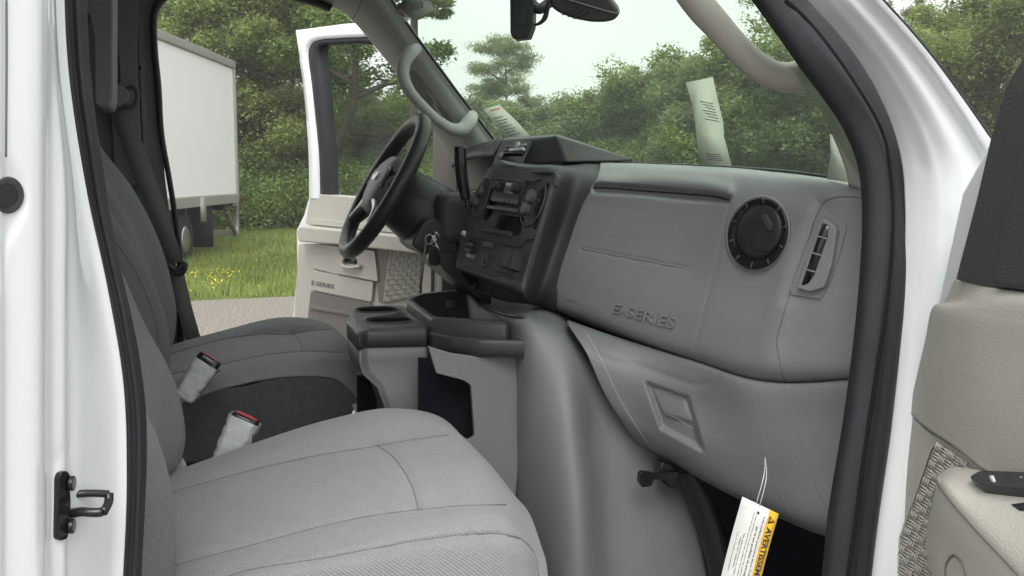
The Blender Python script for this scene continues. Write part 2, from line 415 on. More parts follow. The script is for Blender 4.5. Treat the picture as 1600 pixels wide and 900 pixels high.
def azp(u, d):
    """standing place seen in direction u at distance d"""
    a = YAW+math.atan((u-800)/FPX); return np.array([CAM[0]+d*math.sin(a), CAM[1]+d*math.cos(a), 0.0])
def leafmat(name, a, b, c, trans=.25):
    m = bpy.data.materials.new(name); m.use_nodes = True; t = m.node_tree; bs = t.nodes['Principled BSDF']
    bs.inputs['Roughness'].default_value = .6; bs.inputs['Specular IOR Level'].default_value = .25
    g = t.nodes.new('ShaderNodeNewGeometry'); cr = t.nodes.new('ShaderNodeValToRGB'); e = cr.color_ramp.elements
    e[0].color = (*a, 1); e[0].position = .1; e[1].color = (*c, 1); e[1].position = .95; k = e.new(.5); k.color = (*b, 1)
    tc = t.nodes.new('ShaderNodeTexCoord'); n = t.nodes.new('ShaderNodeTexNoise'); n.inputs['Scale'].default_value = .6; n.inputs['Detail'].default_value = 3
    t.links.new(tc.outputs['Object'], n.inputs[0])
    mr = t.nodes.new('ShaderNodeMapRange'); mr.inputs[1].default_value = .35; mr.inputs[2].default_value = .65
    t.links.new(n.outputs[0], mr.inputs[0])
    mm = t.nodes.new('ShaderNodeMix'); mm.data_type = 'FLOAT'; mm.inputs[0].default_value = .5
    t.links.new(g.outputs['Random Per Island'], mm.inputs[2]); t.links.new(mr.outputs[0], mm.inputs[3])
    t.links.new(mm.outputs[0], cr.inputs[0]); t.links.new(cr.outputs[0], bs.inputs['Base Color'])
    tl = t.nodes.new('ShaderNodeBsdfTranslucent'); t.links.new(cr.outputs[0], tl.inputs[0])
    mx = t.nodes.new('ShaderNodeMixShader'); mx.inputs[0].default_value = trans
    o = t.nodes['Material Output']; t.links.new(bs.outputs[0], mx.inputs[1]); t.links.new(tl.outputs[0], mx.inputs[2]); t.links.new(mx.outputs[0], o.inputs[0])
    return m
M['leaf_oak'] = leafmat('oak_leaves', (.14, .19, .06), (.25, .315, .09), (.38, .45, .15), .45)
M['leaf_light'] = leafmat('light_leaves', (.11, .17, .045), (.19, .265, .07), (.28, .36, .11), .4)
M['leaf_pine'] = leafmat('pine_needles', (.10, .135, .055), (.18, .23, .08), (.30, .34, .13), .4)
M['leaf_far'] = leafmat('haze_paled_leaves', (.16, .20, .10), (.26, .31, .14), (.38, .43, .20), .45)  # greens paled and greyed so the colour carries distance haze
M['bark'] = mat('bark', (.055, .045, .036), .95, noise=.4, nscale=6)
M['grassblade'] = leafmat('grass_blades', (.16, .21, .055), (.26, .33, .09), (.40, .46, .15), .3)
M['flower'] = mat('yellow_flowers', (.75, .6, .04), .7)
def rawmesh(name, V, Fidx, m, parent=None, base=None):
    me = bpy.data.meshes.new(name); V = np.asarray(V, np.float32); k = Fidx.shape[1]; nf = len(Fidx)
    c = np.array([V[:, 0].mean(), V[:, 1].mean(), V[:, 2].min()]) if base is None else np.array(base)
    me.vertices.add(len(V)); me.vertices.foreach_set('co', (V-c).astype(np.float32).ravel())
    me.loops.add(nf*k); me.loops.foreach_set('vertex_index', Fidx.astype(np.int32).ravel())
    me.polygons.add(nf); me.polygons.foreach_set('loop_start', np.arange(0, nf*k, k, dtype=np.int32))
    me.update(calc_edges=True); me.materials.append(m)
    o = bpy.data.objects.new(name, me); COL.objects.link(o)
    if parent is not None: o.parent = parent; o.location = Vector(c)-WLOC[parent.name]
    else: o.location = c
    WLOC[o.name] = Vector(c); return o
def leaves(cent, size, aspect=.55, upb=.6):
    """one small leaf face per centre"""
    n = len(cent); a = RNG.normal(size=(n, 3)); nrm = RNG.normal(size=(n, 3)); nrm[:, 2] = np.abs(nrm[:, 2])+upb
    nrm /= np.linalg.norm(nrm, axis=1)[:, None]; a -= (a*nrm).sum(1)[:, None]*nrm; a /= np.linalg.norm(a, axis=1)[:, None]
    b = np.cross(nrm, a); s = (size*RNG.uniform(.6, 1.4, n))[:, None]
    V = np.stack([cent-a*s, cent+b*s*aspect-a*s*.1, cent+a*s, cent-b*s*aspect-a*s*.1], 1).reshape(-1, 3)
    return V, np.arange(4*n).reshape(n, 4)
def tree(kind, label, base, h, w_, n, m, seed, size=.11, rnd_=False, crook=0, group='trees at the wood edge', bare=.25, limbs=9, lean=0, clump=None, dens=1.0, cat='tree'):
    g = np.random.default_rng(seed); base = np.array(base, float)
    t = empty(kind, base); tag(t, label, cat, group)
    # trunk and limbs
    parts = []; top = base+np.array([lean, g.normal()*.3, h*.93])
    mid = base*.5+top*.5+np.append(g.normal(size=2)*h*.02, 0)
    tp = spl([base-np.array([0, 0, .1])]+([base*(1-q_)+top*q_+np.append(g.normal(size=2)*crook, 0) for q_ in (.2, .38, .55, .75)] if crook else [mid])+[top], 14 if not crook else 30); tr_n = len(tp); tr = np.linspace(h*.011+.03, h*.002+.01, tr_n)
    parts.append(tubegeo(tp, tr, 8)); ends = []
    for i in range(limbs):
        f = bare+(.97-bare)*(i+.5)/limbs; p0 = base+(top-base)*f; k = np.argmin(np.abs(tp[:, 2]-p0[2])); p0 = tp[k]
        az = i*2.4+g.uniform(-.5, .5)
        if kind == 'pine_tree' and not rnd_: prof = (1-f)**.7*.95+.12; rise = g.uniform(-.05, .3)
        else: prof = math.sqrt(max(.05, 1-((f-.55)/.5)**2)); rise = g.uniform(.15, .7)
        L = w_*.5*prof*g.uniform(.75, 1.15)
        e = p0+np.array([math.cos(az)*L, math.sin(az)*L, rise*L]); md = (p0+e)/2+np.array([0, 0, .08*L])+g.normal(size=3)*.04*L
        q = spl([p0, md, e], 8); parts.append(tubegeo(q, np.linspace((h*.008+.012)*(1 if crook else .6), .012, 8), 5)); ends.append((p0, md, e, L))
        for j in range(3):
            s = q[3+j]; e2 = s+np.array([g.normal()*L*.35, g.normal()*L*.35, g.uniform(0, .4)*L]); parts.append(tubegeo(spl([s, (s+e2)/2+g.normal(size=3)*.03*L, e2], 5), np.linspace(.03, .008, 5), 4)); ends.append((s, (s+e2)/2, e2, L*.5))
    merge('trunk', parts, M['bark'], t)
    # clumps of leaves along limb ends
    C_ = []
    for (p0, md, e, L) in ends:
        nc = 3 if L > w_*.2 else 2
        for k in range(nc):
            f = g.uniform(.45, 1.1); c = p0+(e-p0)*f+g.normal(size=3)*.12*L; C_.append(c)
    for k in range(limbs):      # top filling
        C_.append(base+np.array([g.normal()*w_*.13+lean, g.normal()*w_*.13, h*g.uniform(.72, 1.0)]))
    n = int(n*2.6*dens); C_ = np.array(C_); per = max(20, n//len(C_)); cs = clump or w_*.11
    pts = []; szs = []
    for c in C_:
        r = g.normal(size=(per, 3)); r /= np.linalg.norm(r, axis=1)[:, None]; rad = g.uniform(0, 1, (per, 1))**.42; r *= rad; szs.append(np.where(rad[:, 0] < .72, size*.9, size*.5))
        sc = cs*g.uniform(.7, 1.5)
        flat = .45 if kind == 'pine_tree' else .75
        pts.append(c+r*np.array([sc, sc, sc*flat]))
    pts = np.concatenate(pts); V, Fi = leaves(pts, np.concatenate(szs), .22 if kind == 'pine_tree' else .55)
    rawmesh('crown', V, Fi, m, t)
    return t
T_ = tree
# through the driver doorway, behind the box truck
T_('pine_tree', 'tall dark pine directly behind the white box truck roof', azp(300, 33), 15, 8, 30000, M['leaf_pine'], 1, .105, bare=.12, limbs=22)
T_('pine_tree', 'tall pine rising between the truck corner and the open driver door', azp(415, 31), 15, 7, 28000, M['leaf_pine'], 2, .10, bare=.12, limbs=22)
T_('leafy_tree', 'bright green leafy tree low beside the truck rear corner', azp(405, 28), 7.0, 5.4, 28000, M['leaf_oak'], 3, .075, bare=.05, limbs=14)
T_('leafy_tree', 'leafy tree just left of the driver door window frame', azp(465, 29), 8.5, 5, 24000, M['leaf_oak'], 4, .08, bare=.04, limbs=14)
T_('spreading_pine', 'spreading pine with crooked dark limbs seen in the driver door window', azp(528, 25), 9.0, 4.6, 13000, M['leaf_light'], 15, .085, crook=.32, bare=.35, limbs=10, lean=.2)
T_('pine_tree', 'dense low pine below the crooked limbs in the driver door window', azp(605, 31), 3.7, 4.6, 22000, M['leaf_light'], 6, .085, bare=.05, limbs=14)
T_('leafy_tree', 'pale green tree top above the steering wheel', azp(650, 34), 3.7, 4.2, 18000, M['leaf_light'], 7, .085, bare=.05, limbs=12)
T_('leafy_tree', 'dark leafy tree half hidden behind the white truck box', azp(225, 32), 10, 7, 16000, M['leaf_oak'], 8, .10, bare=.05, limbs=14)
T_('pine_tree', 'pine whose upper boughs show at the top left corner of the windshield', azp(640, 22), 9.5, 1.9, 9000, M['leaf_pine'], 9, .11, bare=.52, limbs=12)
# through the windshield
T_('pine_tree', 'lone tall pine standing above the tree line in the windshield', azp(788, 52), 8.4, 4.2, 16000, M['leaf_far'], 20, .12, rnd_=True, bare=.1, limbs=16, group='trees beyond the windshield', clump=.62)
far = [(735, 55, 4.4, 6, 'leaf_far', 'low tree left of the lone pine at the pillar edge'),
       (835, 50, 4.1, 5, 'leaf_far', 'small rounded tree right of the lone pine'),
       (885, 55, 3.9, 6, 'leaf_far', 'low tree at the dip of the tree line above the dashboard hood'),
       (945, 50, 4.5, 5.5, 'leaf_oak', 'rounded tree where the tree line starts to rise'),
       (1000, 48, 5.6, 5.5, 'leaf_far', 'broad tree left of the tallest crowns in the windshield'),
       (1050, 47, 6.2, 6, 'leaf_oak', 'tall broad crown right behind the long white sheet on the glass'),
       (1105, 44, 5.6, 5.5, 'leaf_far', 'tree directly behind the long white sheet'),
       (1155, 42, 6.1, 5.5, 'leaf_oak', 'tree between the white sheet and the passenger grab handle'),
       (1290, 38, 6.0, 6, 'leaf_far', 'tree glimpsed beside the lower passenger pillar')]
for i, (u, d, h, w_, mm, lb) in enumerate(far):
    T_('leafy_tree', lb, azp(u, d), h, w_, 20000, M[mm], 40+i, .115, group='trees beyond the windshield', bare=.03, limbs=14, clump=.75)
T_('pine_tree', 'dark pine in the loop of the passenger grab handle', azp(1222, 40), 8.2, 4.5, 18000, M['leaf_pine'], 60, .10, bare=.08, limbs=18, group='trees beyond the windshield')
# right of the passenger pillar
T_('pine_tree', 'thin pine tip beside the passenger windshield pillar', azp(1418, 42), 8.6, 3.4, 9000, M['leaf_pine'], 70, .13, bare=.3, limbs=14, group='trees right of the van')
T_('pine_tree', 'pine tips poking over the broad crowns at the top right', azp(1545, 44), 9.0, 4.2, 9000, M['leaf_pine'], 71, .13, bare=.3, limbs=14, group='trees right of the van')
T_('leafy_tree', 'wide bright tree at the top right corner beside the door trim', azp(1600, 34), 6.3, 6.5, 30000, M['leaf_oak'], 72, .08, group='trees right of the van', bare=.03, limbs=18, clump=.65)
T_('leafy_tree', 'wide bright tree between the passenger pillar and the door trim', azp(1500, 33), 5.8, 6, 30000, M['leaf_oak'], 73, .08, group='trees right of the van', bare=.03, limbs=18, clump=.6)
T_('leafy_tree', 'lower tree hugging the white passenger pillar edge', azp(1435, 37), 5.6, 5, 22000, M['leaf_oak'], 74, .085, group='trees right of the van', bare=.03, limbs=14, clump=.6)
# the wood reads as one mass behind
def woods():
    pts = []
    for k in range(900):
        u = RNG.uniform(-700, 2300); d = RNG.uniform(58, 72) if u > 680 else RNG.uniform(36, 46)
        hmax = 3.6 if u < 690 else np.interp(u, [690, 900, 1050, 1300, 2300], [3.4, 2.6, 4.8, 5.2, 6])
        b = azp(u, d); hh = RNG.uniform(.3, hmax)
        r = RNG.normal(size=(420, 3)); r /= np.linalg.norm(r, axis=1)[:, None]; r *= RNG.uniform(0, 1, (420, 1))**.4
        pts.append(b+np.array([0, 0, hh])+r*np.array([1.7, 1.7, 1.1]))
    V, Fi = leaves(np.concatenate(pts), np.where(RNG.uniform(size=len(pts)*420) < .3, .22, .10))
    o = rawmesh('woods', V, Fi, M['leaf_far']); tag(o, 'deep green wood massed behind the nearer trees', 'woods', kind='stuff')
woods()
def understory():
    pts = []
    for k in range(260):
        u = RNG.uniform(60, 760); b = azp(u, RNG.uniform(24.5, 28)); hh = RNG.uniform(.1, 1.5)
        r = RNG.normal(size=(560, 3)); r /= np.linalg.norm(r, axis=1)[:, None]; r *= RNG.uniform(0, 1, (560, 1))**.4
        pts.append(b+np.array([0, 0, hh])+r*np.array([.7, .7, .55]))
    V, Fi = leaves(np.concatenate(pts), .042)
    o = rawmesh('undergrowth', V, Fi, M['leaf_light']); tag(o, 'shrubby dark undergrowth along the foot of the wood', 'undergrowth', kind='stuff')
understory()
def grass():
    n = 70000
    u = RNG.uniform(150, 760, n); d = 13.0+13*RNG.uniform(0, 1, n)**.8
    a = YAW+np.arctan((u-800)/FPX); x = d*np.sin(a); y = CAM[1]+d*np.cos(a)
    y += .18*np.sin(x*2.1)
    k = y > 11.0+.18*np.sin(x*2.1); x, y = x[k], y[k]; n = len(x)
    far_ = np.clip((y-11)/10, 0, 1); h = RNG.uniform(.04, .11, n)+far_*RNG.uniform(.03, .28, n)
    az = RNG.uniform(0, math.pi*2, n); wd = .012+.01*far_
    dx, dy = np.cos(az)*wd, np.sin(az)*wd; lx, ly = RNG.normal(0, .3, n)*h, RNG.normal(0, .3, n)*h
    z0 = np.full(n, -.01)
    V = np.stack([np.stack([x-dx, y-dy, z0], 1), np.stack([x+dx, y+dy, z0], 1), np.stack([x+lx, y+ly, h], 1)], 1).reshape(-1, 3)
    o = rawmesh('meadow_grass', V, np.arange(3*n).reshape(n, 3), M['grassblade']); tag(o, 'rough green meadow grass beyond the gravel', 'grass', kind='stuff')
    m_ = 300; uu = np.concatenate([RNG.normal(325, 22, m_//2), RNG.uniform(280, 470, m_//2)]); dd = np.concatenate([RNG.normal(14.6, .8, m_//2), RNG.uniform(13.3, 24, m_//2)])
    a = YAW+np.arctan((uu-800)/FPX); c = np.stack([dd*np.sin(a), CAM[1]+dd*np.cos(a), RNG.uniform(.10, .26, m_)], 1)
    keep = c[:, 1] > 11.1
    V, Fi = leaves(c[keep], .011, .9)
    o = rawmesh('yellow_wildflowers', V, Fi, M['flower']); tag(o, 'small yellow wildflowers scattered in the meadow grass', 'flowers', kind='stuff')
grass()

# ------------------------------------------------------------------ box truck
def box_truck():
    a = YAW+math.atan((784-800)/FPX); dt = np.array([math.sin(a), math.cos(a), 0]); nn = np.array([math.cos(a), -math.sin(a), 0])
    c0 = P(369, 200, d=20.0); pl = plane((c0[0], c0[1], 0), nn)
    s0 = c0.copy(); s0[2] = 0
    t = empty('box_truck', s0); tag(t, 'white box truck with silver rails parked by the wood', 'truck')
    zt = pl(365, 95)[2]; zr = pl(365, 107)[2]; zb = pl(370, 303)[2]; zl = pl(368, 317)[2]; L = 6.2; Wd = 2.4
    ax = [dt, nn, np.array([0, 0, 1.0])]
    def bx(s, off, z, size): return boxg(s0-dt*s+nn*off+np.array([0, 0, z]), size, ax)
    merge('cargo_box', [bx(L/2, -Wd/2-.02, (zb+zr)/2, (L, Wd, zr-zb))], M['truckwhite'], t, bev=.02)
    merge('roof_rail', [bx(L/2, -Wd/2, (zt+zr)/2, (L+.04, Wd+.05, zt-zr))], M['truckrail'], t, bev=.02)
    merge('floor_rail', [bx(L/2, -Wd/2, (zb+zl)/2, (L+.04, Wd+.05, zb-zl))], M['truckrail'], t, bev=.01)
    merge('corner_post', [bx(.04, -.0, (zb+zr)/2, (.08, .05, zr-zb))], M['truckrail'], t, bev=.005)
    for s_ in (1.22, 2.44, 3.66, 4.88): merge('panel_joint', [bx(s_, -.0225, (zb+zr)/2, (.03, .006, zr-zb-.04))], M['truckwhite'], t, bev=.002)
    merge('chassis', [bx(L/2-.2, -Wd/2+.4*k, zl-.14, (L+.3, .1, .25)) for k in (-1, 1)]+[bx(.8+1.2*k, -Wd/2, zl-.06, (.08, Wd-.1, .12)) for k in range(5)], M['black'], t, bev=.01)
    merge('step_bumper', [bx(-.12, -.08, zl-.28, (.1, .1, .75)), bx(-.02, -.1, zl-.02, (.4, .1, .1)), bx(-.12, -1.2, zl-.6, (.12, 2.2, .1)),
        (lambda q: q)(tubegeo(np.array([s0+dt*(-.55)+nn*-.1+[0, 0, zl-.15], s0+dt*(.10)+nn*-.1+[0, 0, zl-.62]]), .05, 6)),
        bx(-.12, -Wd+.1, zl-.28, (.1, .1, .75))], M['silver'], t, bev=.01)
    boxm = merge('tail_light', [bx(.02, .02, zl+.06, (.07, .03, .12))], M['taillight'], t)
    merge('marker_bracket', [bx(2.5, .03, zl-.05, (.28, .03, .42))], M['truckrail'], t)
    merge('mud_flap', [bx(1.75, -.3, .72, (.03, .55, .95))], M['rubber'], t)
    for off in (-.28, -Wd+.25):
        ws = s0-dt*2.95+nn*off+np.array([0, 0, .46])
        wh = cyl('wheel', ws-nn*.13, nn, .46, .26, M['rubber'], t, 40, bev=.03)
        cyl('wheel_rim', ws+nn*.10, nn, .27, .045, M['silver'], wh, 30, r2=.2)
    # cab ahead of the box
    merge('cab', [bx(L+1.1, -Wd/2, 1.25, (2.0, 2.1, 1.7))], M['truckwhite'], t, bev=.2)
    for off in (-.2, -Wd+.2):
        ws = s0-dt*(L+1.3)+nn*off+np.array([0, 0, .46]); cyl('wheel', ws-nn*.13, nn, .46, .26, M['rubber'], t, 40, bev=.03)
box_truck()

# ------------------------------------------------------------------ the van
VAN = empty('cab_van', (.4, 0, 0))
tag(VAN, 'white cab van with both front doors open and grey cloth seats inside', 'van')
# roof, floor, rear wall: they close the cab and shade it
boxo('roof', (.02, 0, 2.16), (1.35, 1.74, .08), M['white'], VAN, bev=.03)
boxo('headliner', (.0, 0, 2.095), (1.25, 1.66, .03), M['headliner'], VAN, bev=.01)
boxo('rear_wall', (-.62, 0, 1.35), (.06, 1.84, 1.6), M['pillardark'], VAN, bev=.01)
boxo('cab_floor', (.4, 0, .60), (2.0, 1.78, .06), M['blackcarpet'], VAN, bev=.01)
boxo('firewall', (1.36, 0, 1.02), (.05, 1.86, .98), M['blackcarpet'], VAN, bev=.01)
boxo('body_side', (-.44, -1.01, 1.38), (.42, .05, 1.55), M['white'], VAN, bev=.02)
boxo('body_side', (-.38, .96, 1.38), (.52, .05, 1.55), M['white'], VAN, bev=.02)
boxo('rocker_panel', (.4, -.96, .56), (1.7, .12, .14), M['white'], VAN, bev=.03)
loft('hood', [[np.array([x, y_, z]) for y_, z in ((-.80, zt-.25), (-.78, zt-.04), (-.5, zt), (.5, zt), (.78, zt-.04), (.80, zt-.25))] for x, zt in ((1.42, 1.40), (1.7, 1.36), (2.0, 1.28), (2.15, 1.15))], M['white'], VAN, bev=.01)
for sy in (-1, 1): boxo('fender', (1.75, sy*.90, 1.0), (.85, .18, .55), M['white'], VAN, bev=.07)
boxo('front_bumper', (2.25, 0, .62), (.14, 1.9, .22), M['charcoal'], VAN, bev=.04)
boxo('grille_panel', (2.12, 0, .98), (.10, 1.5, .45), M['charcoal'], VAN, bev=.03)
# --- driver B pillar area
pl = PY(.88)
drvp = slab('inner_pillar', [(100, -80), (262, -80), (240, 20), (246, 150), (258, 280), (276, 420), (280, 620), (100, 620)], pl, 0, -.05, M['pillardark'], VAN)
slab('pillar_cover', [(172, -80), (214, -80), (216, 120), (222, 235), (228, 290), (180, 290), (170, 120)], pl, .03, 0, M['trim'], drvp, r=4, bev=.004).data.materials[0] = M['pillardark']
slab('belt_slot', rnd([(174, 40), (184, 42), (189, 130), (173, 132)], 5), pl, .034, .028, M['black'], drvp, bev=0)
slab('pillar_flange', [(214, 15), (223, 18), (232, 235), (224, 235)], pl, .02, 0, M['trim'], drvp, r=2).data.materials[0] = M['pillardark']
slab('pillar_hole', rnd([(224, 190), (230, 189), (232, 212), (225, 215)], 2.5), pl, .004, 0, M['black'], drvp, bev=0)
slab('pillar_hole', ell(219, 106, 2, 4), pl, .022, .018, M['black'], drvp, bev=0)
def ribbon(name, prs, m, parent, bulge=.012, nu=90, ridges=None, prof=(0, .75, 1, .8, 0)):
    """rubber seal between two photo-space edges: (uL,vL,uR,vR,y)"""
    A = spl([P(a, b, y=y) for a, b, c, d, y in prs], nu); B = spl([P(c, d, y=y) for a, b, c, d, y in prs], nu)
    rows = []; T = np.gradient((A+B)/2, axis=0)
    N = np.cross(T, B-A); N /= np.linalg.norm(N, axis=1)[:, None]
    s = np.sign(((CAM-(A+B)/2)*N).sum(1)); N *= s[:, None]
    n = len(prof); V = []
    for k, pr in enumerate(prof):
        t = k/(n-1); rows.append(A*(1-t)+B*t+N*bulge*pr)
    back = [B-N*.02, A-N*.02]
    G = rows+back; V = np.concatenate(G); Fc = []; R2 = len(G)
    for i in range(R2):
        j = (i+1) % R2
        for k in range(nu-1): Fc.append((i*nu+k, i*nu+k+1, j*nu+k+1, j*nu+k))
    return fixn(build(name, V, Fc, m, parent))
ribbon('door_seal', [(276, 560, 290, 560, .85), (277, 480, 288, 480, .85), (276, 410, 286, 408, .85), (270, 345, 279, 345, .85), (260, 280, 269, 280, .85), (247, 210, 257, 210, .85), (241, 130, 252, 130, .85), (236, 80, 247, 80, .85), (234, 35, 245.5, 37, .85), (237, 12, 247, 19, .85), (248, -8, 257, 3, .85), (275, -22, 278, -10, .85), (360, -24, 360, -12, .84), (430, -18, 428, -6, .84), (480, -6, 474, 3, .83), (520, 8, 515, 17, .83)], M['rubber'], VAN, .012)
# --- driver A pillar trim
pu = [(430, -30), (490, -2), (540, 22), (572, 56), (600, 90), (622, 118), (642, 152), (662, 186), (690, 222), (712, 262), (730, 300)]
pr_ = [(560, -75), (592, -32), (615, 6), (640, 44), (665, 78), (690, 112), (715, 146), (740, 178), (770, 217), (790, 240), (812, 290)]
rows = []
for t, y in ((0, .84), (.12, .80), (.45, .73), (.8, .70), (1, .70)):
    rows.append([(a[0]*(1-t)+b[0]*t, a[1]*(1-t)+b[1]*t, 'y', y) for a, b in zip(pu, pr_)])
drv_trim = patch('pillar_trim', rows, M['trim'], VAN, 80, 24, thick=.01)
surfline('trim_joint', [(545, 36), (556, 22), (565, 0)], drv_trim, .0012, M['seam'], drv_trim)
tube('windshield_edge', [(a+1, b, 'y', .69) for a, b in pr_], .0045, M['gloss'], drv_trim, 6)
sp = [(639, 112), (645, 109), (668, 138), (700, 178), (707, 190), (699, 193), (672, 172), (648, 142)]
plate('handle_recess_shade', sp, drv_trim, .002, M['taupe'], drv_trim, r=3)  # flat darker plate paints the shade of a recess behind the handle
tube('grab_handle', [(651, 76, 'y', .675), (640, 84, 'y', .65), (630, 101, 'y', .64), (630, 122, 'y', .635), (641, 144, 'y', .63), (662, 168, 'y', .625), (686, 190, 'y', .625), (706, 202, 'y', .625), (722, 202, 'y', .635), (733, 191, 'y', .65), (738, 181, 'y', .68)], [.016, .02, .0185, .0165, .015, .0145, .0145, .016, .019, .021, .017], M['trim'], VAN, 14)
# --- passenger A pillar trim and handle
rows = [[(1150, -40, 'y', -.66), (1200, 30, 'y', -.70), (1250, 110, 'y', -.73), (1262, 150, 'y', -.73), (1279, 168, 'y', -.735), (1304, 220, 'y', -.74), (1322, 268, 'y', -.745), (1326, 290, 'y', -.745)],
        [(1180, -45, 'y', -.70), (1225, 20, 'y', -.735), (1275, 105, 'y', -.76), (1292, 140, 'y', -.77), (1310, 170, 'y', -.77), (1334, 225, 'y', -.775), (1350, 275, 'y', -.775), (1354, 300, 'y', -.775)],
        [(1215, -45, 'y', -.77), (1262, 20, 'y', -.79), (1310, 100, 'y', -.80), (1335, 140, 'y', -.81), (1350, 180, 'y', -.81), (1370, 230, 'y', -.82), (1385, 280, 'y', -.82), (1385, 310, 'y', -.82)]]
patch('pillar_trim', rows, M['trimbeige'], VAN, 60, 16, thick=.008)
tube('grab_handle', [(1040, -70, 'y', -.60), (1086, 0, 'y', -.62), (1122, 41, 'y', -.64), (1163, 86, 'y', -.66), (1196, 111, 'y', -.675), (1228, 121, 'y', -.69), (1258, 118, 'y', -.71), (1290, 115, 'y', -.75)], [.021, .023, .0235, .0215, .0215, .0215, .026, .03], M['trimbeige'], VAN, 16, res=80)
# --- windshield
wr = []
base_ = [(-.84, .975, 1.50), (-.6, 1.08, 1.535), (-.3, 1.14, 1.555), (0, 1.16, 1.56), (.3, 1.14, 1.555), (.6, 1.06, 1.54), (.84, .93, 1.52)]
top_ = [(-.76, .52, 2.10), (-.5, .58, 2.11), (-.25, .62, 2.115), (0, .63, 2.12), (.25, .62, 2.115), (.5, .58, 2.11), (.76, .50, 2.10)]
for t in (0, .35, .7, 1):
    wr.append([(b[1]*(1-t)+c[1]*t+.02*math.sin(t*3.14), b[0]*(1-t)+c[0]*t, b[2]*(1-t)+c[2]*t+.02*math.sin(t*3.14)) for b, c in zip(base_, top_)])
ws = patch('windshield', wr, M['glass'], VAN, 40, 24, thick=0)
# --- rear view mirror
pm = PX(.74)
mb = slab('mirror', rnd([(843, -40), (862, 13), (876, 22), (897, 30), (924, 35), (945, 35), (959, 32), (967, 24), (965, 14), (953, -2), (925, -55), (880, -60)], 6), plane((.80, -.08, 1.88), (-.45, -.85, -.25)), .02, -.03, M['black'], VAN, bev=.012, seg=4)
for k in range(3):
    q = plane((.80, -.08, 1.88), (-.45, -.85, -.25))
    tube('mirror_slot', [q(878+k*9, 23.5+k*3, .021), q(893+k*9, 18+k*3, .021), q(904+k*9, 11+k*3, .021)], .0011, M['gloss'], mb, 6)
tube('mirror_ridge', [q(880, -2, .022), q(915, 8, .022), q(945, 17, .022), q(965, 22, .02)], .0025, M['charcoal'], mb, 6)
pm = plane((.74, .03, 1.86), (-.5, -.84, 0))
cb = slab('sensor_box', rnd([(796, -60), (797, 52), (802, 61), (825, 59), (832, 40), (835, -60)], 3), pm, .02, -.02, M['black'], VAN, bev=.005, seg=3)
slab('sensor_window', rnd([(800, -50), (801, 38), (821, 38), (825, -50)], 3), pm, .022, .015, M['gloss'], cb, bev=.001)
tube('mirror_arm', [pm(833, 8, 0), pm(842, 14, 0), pm(856, 6, -.01), pm(880, -10, -.02)], .011, M['black'], VAN, 10)
tube('mirror_cable', [pm(833, 39, 0), pm(842, 37, 0), pm(850, 30, 0), pm(855, 15, 0), pm(858, 0, 0)], [.002, .004, .006, .005, .004], M['black'], VAN, 8)

# ------------------------------------------------------------------ dashboard
XI = lambda u, r: float(np.interp(u, [868, 928, 1000, 1085, 1165, 1225, 1283, 1361], r))
X_TOP = [.80, .835, .86, .90, .925, .945, .955, .985]; X_MID = [.74, .79, .845, .892, .918, .936, .955, .985]; X_BOT = [.742, .79, .84, .885, .912, .936, .955, .982]
def row(pts, X, dx=0): return [(u, v, 'x', XI(u, X)+dx) for u, v in pts]
rb = lambda u, v: (u, v)
grab = inside([(925, 290), (940, 287), (1020, 292), (1120, 302), (1141, 308), (1138, 316), (1080, 312), (1000, 304), (930, 300)], 4)
gdoor_seam = pline([(1141, 310), (1138, 330), (1118, 420), (1085, 545), (1082, 566)])
rollb = pline([(945, 277), (1030, 280), (1100, 287), (1135, 296)])
groove = pline([(908, 388), (960, 398), (1075, 419)])
vent_r = inside(ell(1184, 365, 50, 62, 17), 6)
sv_in = inside([(1276, 310), (1330, 335), (1335, 360), (1310, 450), (1288, 480), (1222, 470), (1240, 400)], 14)
cornr = pline([(1300, 296), (1272, 330), (1246, 400), (1215, 490), (1190, 590)])
def d_dash(u, v):
    a = -.030*grab(u, v)-.0022*np.exp(-(gdoor_seam(u, v)/2.2)**2)+.016*np.exp(-(rollb(u, v)/12)**2)
    a += -.0035*np.exp(-(groove(u, v)/2.0)**2)
    a += .010*np.exp(-(cornr(u, v)/24)**2)*(1-sv_in(u, v))
    return a
rows = [row([(938, 254), (1000, 255), (1090, 259), (1165, 263), (1225, 270), (1290, 277), (1372, 292)], X_TOP, .14),
        row([(938, 256), (1000, 258), (1090, 262), (1165, 267), (1225, 273), (1290, 281), (1372, 298)], X_TOP, .05),
        row([(937, 264), (1000, 267), (1090, 272), (1165, 278), (1225, 284), (1290, 291), (1368, 306)], X_TOP, .006),
        row([(926, 292), (985, 298), (1085, 308), (1160, 315), (1215, 318), (1275, 325), (1366, 330)], X_MID, .0),
        row([(910, 320), (978, 330), (1080, 345), (1150, 350), (1205, 355), (1262, 362), (1366, 360)], X_MID, .0),
        row([(892, 370), (962, 385), (1065, 410), (1140, 430), (1190, 440), (1240, 440), (1360, 430)], X_MID, .0),
        row([(872, 433), (945, 460), (1050, 490), (1122, 510), (1172, 520), (1222, 520), (1352, 520)], X_BOT, .0),
        row([(866, 474), (935, 498), (1040, 538), (1100, 555), (1160, 572), (1216, 580), (1344, 580)], X_BOT, .004),
        row([(868, 483), (935, 510), (1040, 549), (1095, 568), (1162, 590), (1222, 598), (1342, 594)], X_BOT, .022),
        row([(872, 485), (935, 511), (1040, 550), (1095, 569), (1162, 591), (1222, 599), (1342, 595)], X_BOT, .07)]
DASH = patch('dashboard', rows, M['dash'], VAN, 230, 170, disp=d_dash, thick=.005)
surfline('glovebox_rim', [(908, 388), (960, 398), (1076, 420)], DASH, .0012, M['dash'], DASH, lift=.0008)
